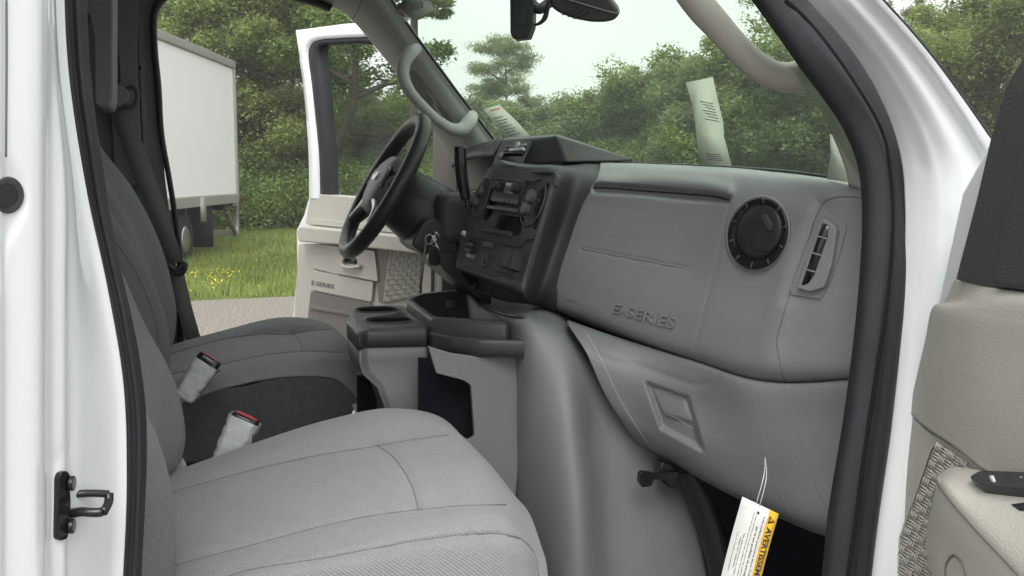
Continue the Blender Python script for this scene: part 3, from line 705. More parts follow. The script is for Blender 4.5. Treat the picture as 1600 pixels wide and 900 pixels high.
def slotline(name, px, surf, r=.0011, m='seam', lift=-.0002): return surfline(name, px, surf, r, M[m], surf, lift)
slotline('grab_shadow_line', [(926, 294), (945, 294), (1000, 298), (1080, 304), (1120, 308), (1140, 313)], DASH, .0016, 'gloss')  # black bead drawn as the shadow under the grab roll
slotline('panel_gap', [(1363, 313), (1335, 308), (1309, 308), (1290, 314), (1280, 328), (1262, 378), (1240, 440), (1222, 500), (1214, 530), (1219, 565), (1226, 599)], DASH, .0014)
slotline('panel_gap', [(1141, 309), (1135, 340), (1112, 440), (1084, 545), (1080, 565)], DASH, .0007)
# windshield slot on top of the dash
tube('defrost_slot', [(960, 254, 'x', .95), (1050, 257, 'x', 1.0), (1150, 262, 'x', 1.02), (1240, 269, 'x', 1.03), (1322, 280, 'x', 1.05)], .004, M['black'], DASH, 6, flat=.7)
# lettering on the glovebox
text('series_lettering', 'E-SERIES', quadfn([(956, 488), (1052, 514), (1056, 497), (961, 474)], DASH, .0030), M['dash'], DASH, bold=.0, thick=.0030)
text('airbag_lettering', 'AIRBAG', quadfn([(884, 470), (902, 474), (903, 469), (885, 465)], DASH, .0005), M['dashlow'], DASH, thick=.001)
# round air vent
def ringon(surf, c, specs, name, m, parent, cap=True):
    """specs: (a,b,height) ellipses about c, rot shared"""
    l0, n0 = hit(surf, c[0], c[1]); loops = []
    pf = plane(l0, n0)
    for a, b, h in specs:
        loops.append([pf(u, v, h) for u, v in ell(c[0], c[1], a, b, c[2], 48)])
    return loft(name, loops, m, parent, cap=(False, cap)), pf
c = (1184, 365, 17)
vt, pf = ringon(DASH, c, [(50, 61, -.004), (50, 61, .003), (48.5, 59.5, .006), (47, 58, .0065), (46, 57, .003)], 'air_vent', M['dash'], DASH)
vr, pf = ringon(DASH, c, [(46.5, 57.5, .003), (46, 57, .009), (43, 54, .011), (36, 45, .005), (34, 42, .0045)], 'vent_ring', M['gloss'], vt)
VR2 = vt
for k in range(10):
    t = k*36+10; e0 = ell(c[0], c[1], 44, 55, c[2], 360)[t % 360]; e1 = ell(c[0], c[1], 37, 46, c[2], 360)[t % 360]
    V_, F_ = tubegeo(np.array([pf(*e0, .0105), pf(*e1, .0055)]), .0022, 6); fixn(build('vent_rib', V_, F_, M['charcoal'], vt))
vo, _ = ringon(DASH, (1187, 361, 17), [(35, 43, .004), (34, 42, .009), (30, 38, .0115), (20, 26, .013), (8, 10, .0135)], 'vent_cap', M['black'], vt)
slab('vent_tab', rnd([(1188, 336), (1196, 334), (1205, 352), (1203, 362), (1197, 357)], 3), pf, .017, .01, M['charcoal'], vt, bev=.001)
tube('vent_slit', [pf(1165, 362, .0118), pf(1172, 380, .012), pf(1196, 394, .012), pf(1214, 381, .0115)], .0012, M['gloss'], vt, 6)
# side demister vent
dv_ = plate('side_vent', [(1283, 327), (1317, 346), (1323, 354), (1312, 395), (1297, 441), (1282, 468), (1236, 461), (1234, 452), (1258, 387)], DASH, .003, M['dash'], DASH, r=4, bev=.0015)
bez = plate('vent_bezel', [(1284, 340), (1302, 351), (1306, 360), (1298, 415), (1286, 450), (1264, 457), (1243, 450)], DASH, .013, M['dash'], DASH, r=5, bev=.004)
plate('vent_opening', [(1285, 348), (1295, 352), (1293, 370), (1272, 430), (1263, 443), (1252, 446)], DASH, .0135, M['gloss'], DASH, r=3, bev=0)
for k, (a, b) in enumerate([((1277, 369), (1292, 373)), ((1268, 395), (1283, 399)), ((1259, 421), (1274, 425))]):
    l, n = hit(DASH, *a); pq = plane(l, n); tube('vent_vane', [pq(a[0], a[1], .0145), pq(b[0], b[1], .0145)], .0014, M['dash'], DASH, 6)
# --- lower knee panel
dent = pline([(938, 549), (1000, 572), (1085, 602), (1105, 600)])
rec = inside([(1012, 600), (1074, 622), (1097, 702), (1034, 668)], 6)
rec2 = inside([(1016, 604), (1070, 622), (1082, 660), (1036, 648)], 3)
def d_low(u, v):
    return -.0025*np.exp(-(dent(u, v)/5)**2)-.022*rec(u, v)+.010*rec2(u, v)
XL = [.73, .765, .83, .885, .915, .94, .955, .98]
rows = [[(888, 500, 'x', .76), (973, 530, 'x', .86), (1084, 563, 'x', .90), (1166, 590, 'x', .93), (1222, 598, 'x', .955), (1345, 592, 'x', .99)],
        [(889, 506, 'x', .73), (973, 535, 'x', .82), (1084, 569, 'x', .89), (1166, 596, 'x', .915), (1222, 602, 'x', .94), (1342, 597, 'x', .978)],
        [(912, 542, 'x', .735), (985, 578, 'x', .815), (1078, 622, 'x', .885), (1180, 660, 'x', .92), (1245, 665, 'x', .945), (1334, 655, 'x', .978)],
        [(945, 616, 'x', .775), (1000, 652, 'x', .835), (1095, 697, 'x', .89), (1200, 732, 'x', .93), (1268, 738, 'x', .952), (1322, 735, 'x', .975)],
        [(990, 686, 'x', .85), (1038, 708, 'x', .88), (1112, 748, 'x', .91), (1212, 795, 'x', .94), (1280, 815, 'x', .958), (1308, 822, 'x', .972)],
        [(1000, 697, 'x', .89), (1040, 717, 'x', .915), (1112, 757, 'x', .94), (1215, 807, 'x', .96), (1285, 834, 'x', .98), (1303, 838, 'x', .99)],
        [(1004, 698, 'x', .95), (1040, 718, 'x', .98), (1112, 758, 'x', .99), (1215, 808, 'x', 1.0), (1285, 835, 'x', 1.02), (1303, 839, 'x', 1.02)]]
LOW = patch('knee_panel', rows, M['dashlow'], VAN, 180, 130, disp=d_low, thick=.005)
slotline('panel_gap', [(914, 515), (922, 530), (932, 547), (973, 632), (1021, 706)], LOW, .0009, 'trim')
slotline('panel_gap', [(1168, 598), (1180, 640), (1200, 712), (1220, 770), (1238, 812)], LOW, .0009, 'seam')
slotline('panel_gap', [(1226, 604), (1245, 665), (1277, 765), (1304, 815)], LOW, .0011, 'seam')
slotline('latch_edge', [(1018, 600), (1045, 607), (1072, 619)], LOW, .0012, 'seam')
slotline('latch_edge', [(1036, 660), (1042, 650), (1083, 670)], LOW, .0014, 'dash')
slab('stack_gap_blocker', [(762, 425), (890, 455), (900, 500), (900, 530), (745, 500), (745, 440)], PX(.86), 0, -.01, M['blackcarpet'], VAN, bev=0)  # added black slab hiding a bright gap below the stack
boxo('stack_light_block', (.97, .04, 1.23), (.26, .46, .36), M['blackcarpet'], VAN, .01)  # added block that stops light coming through under the stack
boxo('dash_light_block', (1.17, .0, 1.30), (.26, 1.66, .42), M['blackcarpet'], VAN, .01)  # added box inside the dash, keeps sunlight from leaking between panels
slab('knee_light_block', [(900, 480), (1180, 560), (1345, 570), (1335, 700), (1300, 800), (1010, 670), (945, 600)], PX(1.03), 0, -.02, M['blackcarpet'], VAN, bev=0)  # added backing against light leaking past the knee panel
# --- centre stack
a_, b_, c_ = P(764, 270, y=.17), P(866, 272, y=-.115), P(713, 402, y=.17)
nf = np.cross(b_-a_, c_-a_); nf = nf if nf @ (CAM-a_) > 0 else -nf
PF = plane(a_, nf)
pfp = lambda u, v: tuple(PF(u, v, 0))
rows = [[(775, 260, 'x', .93), (868, 257, 'x', .95), (900, 255, 'x', .96), (938, 254, 'x', 1.0)],
        [(768, 259, 'y', .17), (818, 259, 'y', .04), (872, 260, 'x', .79), (906, 262, 'x', .83), (940, 264, 'x', .88)],
        [pfp(765, 262), pfp(815, 263), pfp(870, 270), (902, 280, 'x', .80), (930, 290, 'x', .828)],
        [pfp(732, 332), pfp(795, 347), pfp(848, 350), (876, 362, 'x', .765), (896, 370, 'x', .785)],
        [pfp(714, 402), pfp(770, 425), pfp(822, 436), (848, 452, 'x', .725), (868, 472, 'x', .742)],
        [pfp(712, 415), pfp(768, 436), pfp(818, 452), (846, 468, 'x', .728), (868, 482, 'x', .75)],
        [(722, 422, 'y', .22), (772, 447, 'y', .08), (818, 462, 'y', -.05), (846, 476, 'x', .80), (870, 486, 'x', .82)]]
holes = inside([(775, 272), (860, 275), (812, 436), (724, 410), (745, 330)], 4)
def d_st(u, v): return -.003-.075*holes(u, v)
ST = patch('center_stack', rows, M['stack'], VAN, 150, 150, disp=d_st, thick=.004)

UP = rnd([(767, 262), (860, 265), (870, 272), (850, 330), (833, 374), (821, 374), (812, 387), (754, 374), (723, 366), (738, 325)], 6)
BZ = slab('stack_bezel', rnd([(767, 262), (860, 265), (870, 272), (817, 446), (716, 415), (722, 372), (738, 325)], 6), PF, .001, -.008, M['stack'], ST, bev=.002, seg=3)
UB = slab('upper_bezel', UP, PF, .005, -.008, M['stack'], ST, bev=.002, seg=3)
ovr, ovl = ell(833, 316, 15.5, 39, 20), ell(752.5, 308, 9.5, 32, 19)
pock = rnd([(766, 328), (804, 333), (797, 362), (752, 355)], 2)
rad_o = rnd([(777, 272), (825, 278), (808, 322), (762, 314)], 2)
cutout(BZ, [slab('cutter', q_, PF, .03, -.045, M['gloss'], None, bev=0) for q_ in (ovr, ovl, pock)])
cutout(UB, [slab('cutter', q_, PF, .03, -.045, M['gloss'], None, bev=0) for q_ in (ovr, ovl, pock, rad_o)])
for q_ in (ovr, ovl): slab('climate_well', q_, PF, -.012, -.02, M['gloss'], ST, bev=0)
slab('pocket_back', pock, PF, -.038, -.042, M['gloss'], ST, bev=0)
for q_ in (ovr, ovl):
    V_, F_ = tubegeo(np.array([PF(u, v, .007) for u, v in q_]), .0016, 6, closed=True); fixn(build('bezel_rim', V_, F_, M['radioface'], ST))
RAD = slab('radio', rnd([(779, 275), (822, 280), (806, 319), (765, 312)], 1), PF, .006, .0, M['black'], ST, bev=.001)
slab('radio_display', rnd([(791, 285), (805, 287), (800, 303), (786, 301)], 1), PF, .0075, .005, M['display'], ST, bev=0)
slab('display_digits', [(793, 291), (801, 292), (800, 294), (792, 293)], PF, .0079, .007, M['radioface'], ST, bev=0)
for a, b in ((779, 291), (808, 295)): cyl('radio_knob', PF(a, b+1, .005), PF.n, .0105, .014, M['black'], ST, 24, r2=.0095, bev=.002)
for k in range(6):
    u0 = 769+k*6.7; slab('radio_button', [(u0+1.2, 307+k*.95), (u0+6.9, 307.9+k*.95), (u0+4.8, 314.5+k*.95), (u0-.8, 313.6+k*.95)], PF, .0078, .005, M['radioface'], ST, bev=.0005)
slab('radio_strip', [(773, 277), (818, 281.5), (817, 284), (772, 279.5)], PF, .0075, .005, M['radioface'], ST, bev=.0004)
slab('pocket_lip', rnd([(760, 320), (808, 327), (806, 332), (759, 325)], 1), PF, .011, .004, M['radioface'], ST, bev=.001)
slab('pocket_lip', rnd([(750, 354), (798, 362), (796, 368), (748, 360)], 1), PF, .010, .004, M['charcoal'], ST, bev=.001)
for (u, v, r_) in ((835, 309, .0165), (826, 328, .0155), (755, 301, .012), (748, 318, .0095)):
    l = PF(u, v, .0); q = cyl('climate_knob', l-PF.n*.01, PF.n, r_, .024, M['knob'], ST, 28, r2=r_*.85, bev=.003)
    for t_ in range(3):
        pass
for (u, v) in ((841, 286), (819, 347), (757, 283), (744, 333)): slab('climate_icon', ell(u, v, 2.2, 3), PF, -.011, -.013, M['display'], ST, bev=0)
slab('dash_button', rnd([(757, 376), (771, 379), (768, 388), (753, 384)], 2), PF, .0045, 0, M['radioface'], ST, bev=.0008)
slab('power_socket', rnd([(733, 374), (749, 378), (743, 406), (728, 401)], 2), PF, .003, 0, M['gloss'], ST, bev=.0006)
cyl('light_knob', PF(728.5, 366, 0), PF.n, .0075, .012, M['display'], ST, 16, r2=.005, bev=.001)
for a, b in ((739, 384), (735, 393)): cyl('socket_lever', PF(a, b, 0), PF.n, .0055, .016, M['knob'], ST, 12, r2=.004, bev=.001)
slab('key_switch', ell(756, 407, 5, 11.5, 14), PF, .004, 0, M['charcoal'], ST, bev=.0008)
slab('key_switch_face', ell(756, 407, 2.6, 5, 14), PF, .0048, 0, M['black'], ST, bev=0)
slab('switch_recess', rnd([(779, 383), (813, 389), (806, 432), (768, 422)], 3), PF, .0032, 0, M['charcoal'], ST, bev=.001)
slab('brake_module', rnd([(786, 389), (804, 392), (797, 420), (778, 415)], 2), PF, .024, 0, M['black'], ST, bev=.003, seg=3)
slab('module_face', rnd([(787, 392), (797, 394), (791, 414), (781, 411)], 1), PF, .0255, .02, M['charcoal'], ST, bev=.0006)
V_, F_ = tubegeo(np.array([PF(u, v, .0035) for u, v in ell(810, 403, 2.2, 2.8)]), .0006, 6, closed=True); fixn(build('warning_symbol', V_, F_, M['display'], ST))
# --- raised centre hood with its vent
hv = [P(785, 217, x=.775), P(834, 216, x=.79), P(814, 259, x=.76), P(769, 258, x=.735), P(868, 212, x=.815), P(886, 254, x=.83), P(1000, 252, x=1.0),
      P(798, 214, x=1.0), P(872, 210, x=1.0), P(782, 258, x=1.0), P(890, 256, x=1.0)]
HD = fixn(build('dash_hood', hv, [(0, 1, 2, 3), (1, 4, 5, 2), (4, 6, 5), (4, 8, 6), (0, 7, 8, 4, 1), (0, 3, 9, 7), (3, 2, 5, 10, 9), (5, 6, 10), (7, 9, 10, 6, 8)], M['stack'], VAN, bev=.007, seg=4))
HF = plane(hv[0], np.cross(hv[1]-hv[0], hv[3]-hv[0])*(1 if np.cross(hv[1]-hv[0], hv[3]-hv[0]) @ (CAM-hv[0]) > 0 else -1))
slab('center_vent', rnd([(789, 221), (829, 220), (812, 255), (774, 254)], 3), HF, .004, -.004, M['charcoal'], HD, bev=.0015)
slab('vent_opening', rnd([(792, 225), (825, 224), (817, 244), (783, 244)], 3), HF, .0045, .0, M['gloss'], HD, bev=0)
for k in range(3): tube('vent_vane', [HF(789-k*2.4, 229+k*5, .006), HF(821-k*2.2, 228+k*5, .006)], .0018, M['knob'], HD, 6)
slab('vent_tab', rnd([(796, 231), (818, 229), (815, 234), (794, 236)], 1), HF, .012, .004, M['silver'], HD, bev=.001)
slab('vent_tab', rnd([(806, 221), (811, 221), (808, 229), (803, 229)], 1), HF, .010, .004, M['silver'], HD, bev=.001)
slab('vent_lower_bar', rnd([(779, 247), (800, 246), (797, 252), (776, 252)], 1), HF, .007, .004, M['radioface'], HD, bev=.001)
# --- instrument side of the dash
rows = [[(700, 262, 'x', 1.0), (740, 240, 'x', 1.0), (800, 214, 'x', 1.0)],
        [(702, 248, 'x', .86), (735, 232, 'x', .86), (785, 217, 'x', .84)],
        [(703, 246, 'x', .79), (733, 233, 'x', .79), (781, 219, 'x', .775)],
        [(705, 256, 'x', .775), (733, 242, 'x', .77), (775, 234, 'x', .755)],
        [(706, 262, 'x', .86), (733, 252, 'x', .86), (772, 242, 'x', .86)]]
INS = patch('instrument_hood', rows, M['stack'], VAN, 40, 40, thick=.004)
slab('instrument_panel', [(700, 240), (800, 232), (790, 480), (712, 470), (698, 420)], PX(.87), 0, -.05, M['gloss'], VAN, bev=.004)
slab('instrument_shelf', [(700, 300), (735, 325), (722, 410), (730, 440), (706, 412), (695, 380), (680, 330)], plane((.74, .3, 1.4), (-.9, -.35, .1)), 0, -.03, M['stack'], VAN, bev=.006)
# gear lever
tube('gear_lever', [P(742, 350, y=.20), P(732, 322, y=.205), P(726, 302, y=.21)], .0055, M['gloss'], VAN, 10, up=(1, 0, 0))
tube('gear_lever_grip', [P(728, 312, y=.21), P(724, 290, y=.21), P(720, 260, y=.21), P(718.5, 229, y=.21)], [.011, .0140, .0145, .0142], M['gloss'], VAN, 18, up=(1, 0, 0))

# ------------------------------------------------------------------ steering wheel and column
SC = P(600, 290, y=.42); al = math.radians(30); n_ = np.array([-math.cos(al), 0, math.sin(al)]); up_ = np.array([math.sin(al), 0, math.cos(al)]); la_ = np.array([0, 1.0, 0])
def sw(r, deg, h=0): t = math.radians(deg); return SC+up_*r*math.cos(t)+la_*r*math.sin(t)+n_*h     # deg 0 = top, 90 = driver's left
V_, F_ = tubegeo(np.array([sw(.183, k*3) for k in range(120)]), [.0165+.0025*math.exp(-((((k*3+180) % 360)-180)/28)**2*0) for k in range(120)], 16, closed=True)
SWO = fixn(build('steering_wheel', V_, F_, M['leather'], VAN))
for dg in (90, -90, 128, -128):
    V_, F_ = tubegeo(spl([sw(.172, dg), sw(.12, dg*.97, -.008), sw(.06, dg, -.012)], 12), np.linspace(.014, .022, 12), 12, flat=1.0)
    fixn(build('spoke', V_, F_, M['leather'] if abs(dg) > 100 else M['leather'], SWO))
for dg in (-128, 128):
    V_, F_ = tubegeo(spl([sw(.165, dg, .012), sw(.12, dg*.97, .008), sw(.075, dg, .01)], 12), np.linspace(.006, .011, 12), 10)
    fixn(build('spoke_trim', V_, F_, M['silver'], SWO))
def swloop(rx, ry, h, cy=0, n=40, pw=2.6):
    o = []
    for k in range(n):
        t = 2*math.pi*k/n; cx, sx = math.cos(t), math.sin(t)
        o.append(SC+la_*rx*math.copysign(abs(cx)**(2/pw), cx)+up_*(cy+ry*math.copysign(abs(sx)**(2/pw), sx))+n_*h)
    return o
loft('hub_pad', [swloop(.055, .05, -.05), swloop(.09, .075, -.02), swloop(.095, .08, .0), swloop(.088, .073, .016), swloop(.065, .052, .026), swloop(.02, .016, .029)], M['greywheel'], SWO)
loft('wheel_badge', [swloop(.030, .013, .024, .01, pw=2), swloop(.030, .013, .031, .01, pw=2), swloop(.026, .010, .033, .01, pw=2)], M['silver'], SWO)
for sgn in (-1, 1):
    a_ = np.array([SC+la_*sgn*(.072+dx)+up_*(.012+dz)+n_*.022 for dx, dz in ((-.022, -.026), (.014, -.026), (.018, .02), (.0, .034), (-.022, .030))])
    V_, F_ = prism(list(a_), list(a_-n_*.02)); fixn(build('switch_pad', V_, F_, M['gloss'], SWO, bev=.003))
    a_ = np.array([SC+la_*sgn*(.072+dx)+up_*(.012+dz)+n_*.026 for dx, dz in ((-.015, -.018), (.008, -.018), (.010, .012), (-.002, .022), (-.015, .02))])
    V_, F_ = prism(list(a_), list(a_-n_*.01)); fixn(build('switch_button', V_, F_, M['greywheel'], SWO, bev=.002))
def colloop(t, rx, rz, dz=0, n=36):
    c_ = SC-n_*t+up_*dz; return [c_+la_*rx*math.cos(2*math.pi*k/n)+up_*rz*math.sin(2*math.pi*k/n) for k in range(n)]
COLM = loft('steering_column', [colloop(.03, .05, .05), colloop(.05, .075, .078, -.005), colloop(.12, .085, .088, -.012), colloop(.19, .088, .092, -.015), colloop(.195, .082, .086, -.015), colloop(.20, .094, .098, -.02), colloop(.30, .105, .11, -.03)], M['black'], VAN)
ig = slab('ignition_housing', [(662, 345), (680, 340), (697, 352), (712, 375), (720, 408), (700, 412), (658, 395), (643, 382)], PY(.30), 0, -.16, M['black'], VAN, bev=.012, seg=3, r=6)
boxo('column_bracket', P(705, 340, y=.40), (.12, .22, .13), M['stack'], VAN, .03)
cyl('ignition_lock', P(679, 370, y=.302), (-.45, -.88, .1), .0125, .008, M['silver'], VAN, 24)
cyl('ignition_slot', P(679, 370, y=.295), (-.45, -.88, .1), .009, .006, M['gloss'], VAN, 24)
slab('lower_dash', [(686, 396), (716, 398), (722, 428), (738, 450), (768, 462), (768, 480), (745, 464), (715, 440), (690, 418)], PY(.25), 0, -.2, M['black'], VAN, bev=.01, r=6)
# keys hanging in the lock: a thing of its own
KEY = empty('key_set', P(676, 372, y=.285)); tag(KEY, 'black key fob and keys hanging from the ignition lock', 'keys')
py = PY(.275)
slab('key_fob', rnd([(670, 385), (683, 388), (687, 412), (684, 416), (672, 414), (669, 409)], 3), py, 0, -.012, M['gloss'], KEY, bev=.003)
V_, F_ = tubegeo(np.array([py(*q) for q in ell(671, 374, 6.5, 7.5, 0, 30)]), .0011, 6, closed=True); fixn(build('key_ring', V_, F_, M['silver'], KEY))
V_, F_ = tubegeo(np.array([py(*q) for q in ell(677, 380, 3, 6, -30, 24)]), .0010, 6, closed=True); fixn(build('key_ring', V_, F_, M['silver'], KEY))
slab('key_blade', [(677, 376), (680, 375), (690, 396), (688, 398)], PY(.27), 0, -.002, M['silver'], KEY, bev=0)
slab('key_head', rnd([(674, 368), (681, 367), (683, 377), (677, 379)], 2), PY(.268), 0, -.004, M['silver'], KEY, bev=.001)
slab('lanyard', [(664, 380), (667, 381), (662, 425), (659, 452), (655, 451), (659, 420)], py, .003, 0, M['taupe'], KEY, bev=0)

# ------------------------------------------------------------------ engine cover
yv = lambda u, v, y: (u, v, 'y', y)
xv = lambda u, v, x: (u, v, 'x', x)
rows = [[xv(733, 450, .84), xv(785, 470, .84), xv(830, 476, .84), xv(868, 482, .86), xv(893, 498, .90), xv(950, 560, .95), xv(1030, 650, 1.05)],
        [xv(738, 470, .70), xv(786, 486, .69), xv(830, 490, .695), xv(866, 498, .73), xv(897, 516, .78), xv(955, 590, .87), xv(1040, 690, 1.0)],
        [xv(740, 495, .66), xv(788, 505, .65), xv(832, 512, .655), xv(872, 528, .70), yv(908, 560, -.25), yv(962, 630, -.245), yv(1045, 722, -.24)],
        [xv(740, 620, .65), xv(790, 620, .645), xv(836, 622, .65), xv(887, 640, .695), yv(930, 665, -.262), yv(985, 705, -.26), yv(1072, 762, -.255)],
        [xv(740, 760, .65), xv(780, 760, .645), xv(826, 768, .65), xv(900, 775, .70), yv(950, 785, -.283), yv(1010, 795, -.28), yv(1085, 805, -.275)],
        [xv(740, 940, .65), xv(775, 940, .645), xv(815, 940, .652), xv(905, 945, .705), yv(962, 945, -.31), yv(1030, 945, -.305), yv(1112, 940, -.30)],
        [xv(740, 1150, .66), xv(775, 1150, .66), xv(815, 1150, .665), xv(905, 1150, .72), yv(962, 1150, -.33), yv(1030, 1150, -.325), yv(1125, 1150, -.32)]]
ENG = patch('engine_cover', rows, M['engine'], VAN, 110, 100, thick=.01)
surfline('cover_bead', [(737, 462), (756, 478), (784, 491), (820, 497)], ENG, .004, M['charcoal'], ENG, .002)
# toe trim, hood release
ribbon('kick_trim', [(1058, 738, 1092, 742, -.33), (1075, 775, 1112, 780, -.335), (1092, 820, 1130, 830, -.34), (1110, 880, 1142, 900, -.345), (1125, 960, 1155, 980, -.35)], M['black'], VAN, .02, 40)
BR = slab('cover_clip', rnd([(1036, 722), (1048, 722), (1060, 740), (1056, 758), (1048, 763), (1038, 756), (1030, 735)], 4), PY(-.33), .0, -.03, M['gloss'], VAN, bev=.004, seg=3)
slab('clip_lever', rnd([(1000, 740), (1004, 737), (1018, 738), (1020, 741), (1058, 737), (1062, 748), (1022, 750), (1018, 760), (1004, 762), (999, 754)], 2), PY(-.34), .0, -.012, M['gloss'], BR, bev=.003)

# ------------------------------------------------------------------ console
def zpoly(pts, z): return [P(a, b, z=z) for a, b in pts]
zc = P(620, 517, y=-.05)[2]
top = rnd([(560, 521), (572, 516), (668, 514), (676, 503), (656, 486), (628, 477), (570, 477), (549, 486), (540, 500)], 4)
A = zpoly(top, zc); cen = np.mean(A, 0)
def scl(L, k, dz, dx=0): return [cen+(p-cen)*np.array([k, k, 1])+np.array([dx, 0, dz]) for p in L]
AN = P(668, 515, z=zc)
def anc(L, k, dz): return [AN+(p-AN)*np.array([k, k, 1])+np.array([0, 0, dz]) for p in L]
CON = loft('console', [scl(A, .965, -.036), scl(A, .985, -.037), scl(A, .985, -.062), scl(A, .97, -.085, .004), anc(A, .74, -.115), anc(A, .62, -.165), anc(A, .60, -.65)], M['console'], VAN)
cap_ = loft('holder_cap', [scl(A, .97, 0.0), scl(A, .995, -.006), scl(A, 1.0, -.036)], M['charcoal'], CON)
cut = []
for (u, v) in ((607, 500), (589, 484)):
    p = P(u, v, z=zc); k = cyl('cutter', p-np.array([0, 0, .03]), (0, 0, 1), .050, .06, M['gloss'], None, 36); cut.append(k)
cutout(cap_, cut)
for (u, v) in ((607, 500), (589, 484)):
    p = P(u, v, z=zc); V_, F_ = tubegeo(np.array([p+np.array([math.cos(t)*.0505, math.sin(t)*.0505, .0005]) for t in np.linspace(0, 2*math.pi, 48, endpoint=False)]), .0022, 6, closed=True)
    fixn(build('cup_rim', V_, F_, M['charcoal'], CON))
    zz = np.array([0, 0, 1.0]); loft('cup_wall', [[p+np.array([math.cos(t)*.0497, math.sin(t)*.0497, h_]) for t in np.linspace(0, 2*math.pi, 40, endpoint=False)] for h_ in (-.003, -.0345)], M['gloss'], CON, cap=(False, False))
    cyl('cup_well', p-np.array([0, 0, .034]), (0, 0, 1), .0495, .004, M['gloss'], CON, 36)
# tray behind
zt_ = P(671, 499, y=-.05)[2]
tp = rnd([(634, 468), (640, 462), (662, 457), (730, 451), (752, 478), (797, 503), (790, 505), (674, 498)], 4)
A2 = zpoly(tp, zt_); c2 = np.mean(A2, 0)
def s2(L, c_, k, dz): return [c_+(p-c_)*np.array([k, k, 1])+np.array([0, 0, dz]) for p in L]
TR = loft('console_tray', [s2(A2, c2, 1, -.09), s2(A2, c2, 1.0, -.006), s2(A2, c2, .98, 0)], M['charcoal'], VAN)
cutout(TR, [loft('cutter', [s2(A2, c2, .84, -.06), s2(A2, c2, .86, .03)], M['gloss'], None)])
p = P(700, 467, z=zt_-.02)
cyl('tray_cup_ring', p-np.array([0, 0, .02]), (0, 0, 1), .034, .022, M['charcoal'], TR, 32, bev=.003)
cyl('tray_cup_well', p+np.array([0, 0, .0015]), (0, 0, 1), .028, .002, M['gloss'], TR, 32)
# front bin
zb_ = P(749, 531, y=-.17)[2]
bp_ = rnd([(669, 518), (680, 516), (700, 506), (815, 506), (822, 517), (821, 533), (749, 531), (704, 527), (676, 521)], 2)
A3 = zpoly(bp_, zb_); c3 = np.mean(A3, 0)
BIN = loft('bin_cap', [s2(A3, c3, 1, -.033), s2(A3, c3, 1.0, -.005), s2(A3, c3, .985, 0)], M['charcoal'], VAN)
cutout(BIN, [loft('cutter', [s2(A3, c3, .80, -.06), s2(A3, c3, .84, .03)], M['gloss'], None)])
pw = PY(-.165)
SIDE = slab('console_side', [(669, 541), (704, 552), (749, 558), (821, 557), (806, 780), (795, 1000), (700, 1000), (690, 660), (684, 590)], pw, 0, -.012, M['console'], VAN, bev=.002)
cutout(SIDE, [slab('cutter', rnd([(672, 586), (735, 602), (747, 610), (753, 692), (742, 698), (688, 655)], 5), pw, .05, -.05, M['gloss'], None, bev=0)])
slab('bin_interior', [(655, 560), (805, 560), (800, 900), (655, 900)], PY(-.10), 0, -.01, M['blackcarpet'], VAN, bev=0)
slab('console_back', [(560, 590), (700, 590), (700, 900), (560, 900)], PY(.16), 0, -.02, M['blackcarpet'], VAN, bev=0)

# ------------------------------------------------------------------ seats
def seat_lines(lines, amp=.0075, wd=9):
    fs = [pline(l) for l in lines]
    def f(u, v):
        a = np.zeros(u.shape)
        for g in fs: d_ = g(u, v); a += -amp*np.exp(-(d_/wd)**2)-amp*.5*np.exp(-(d_/1.8)**2)
        return a
    return f
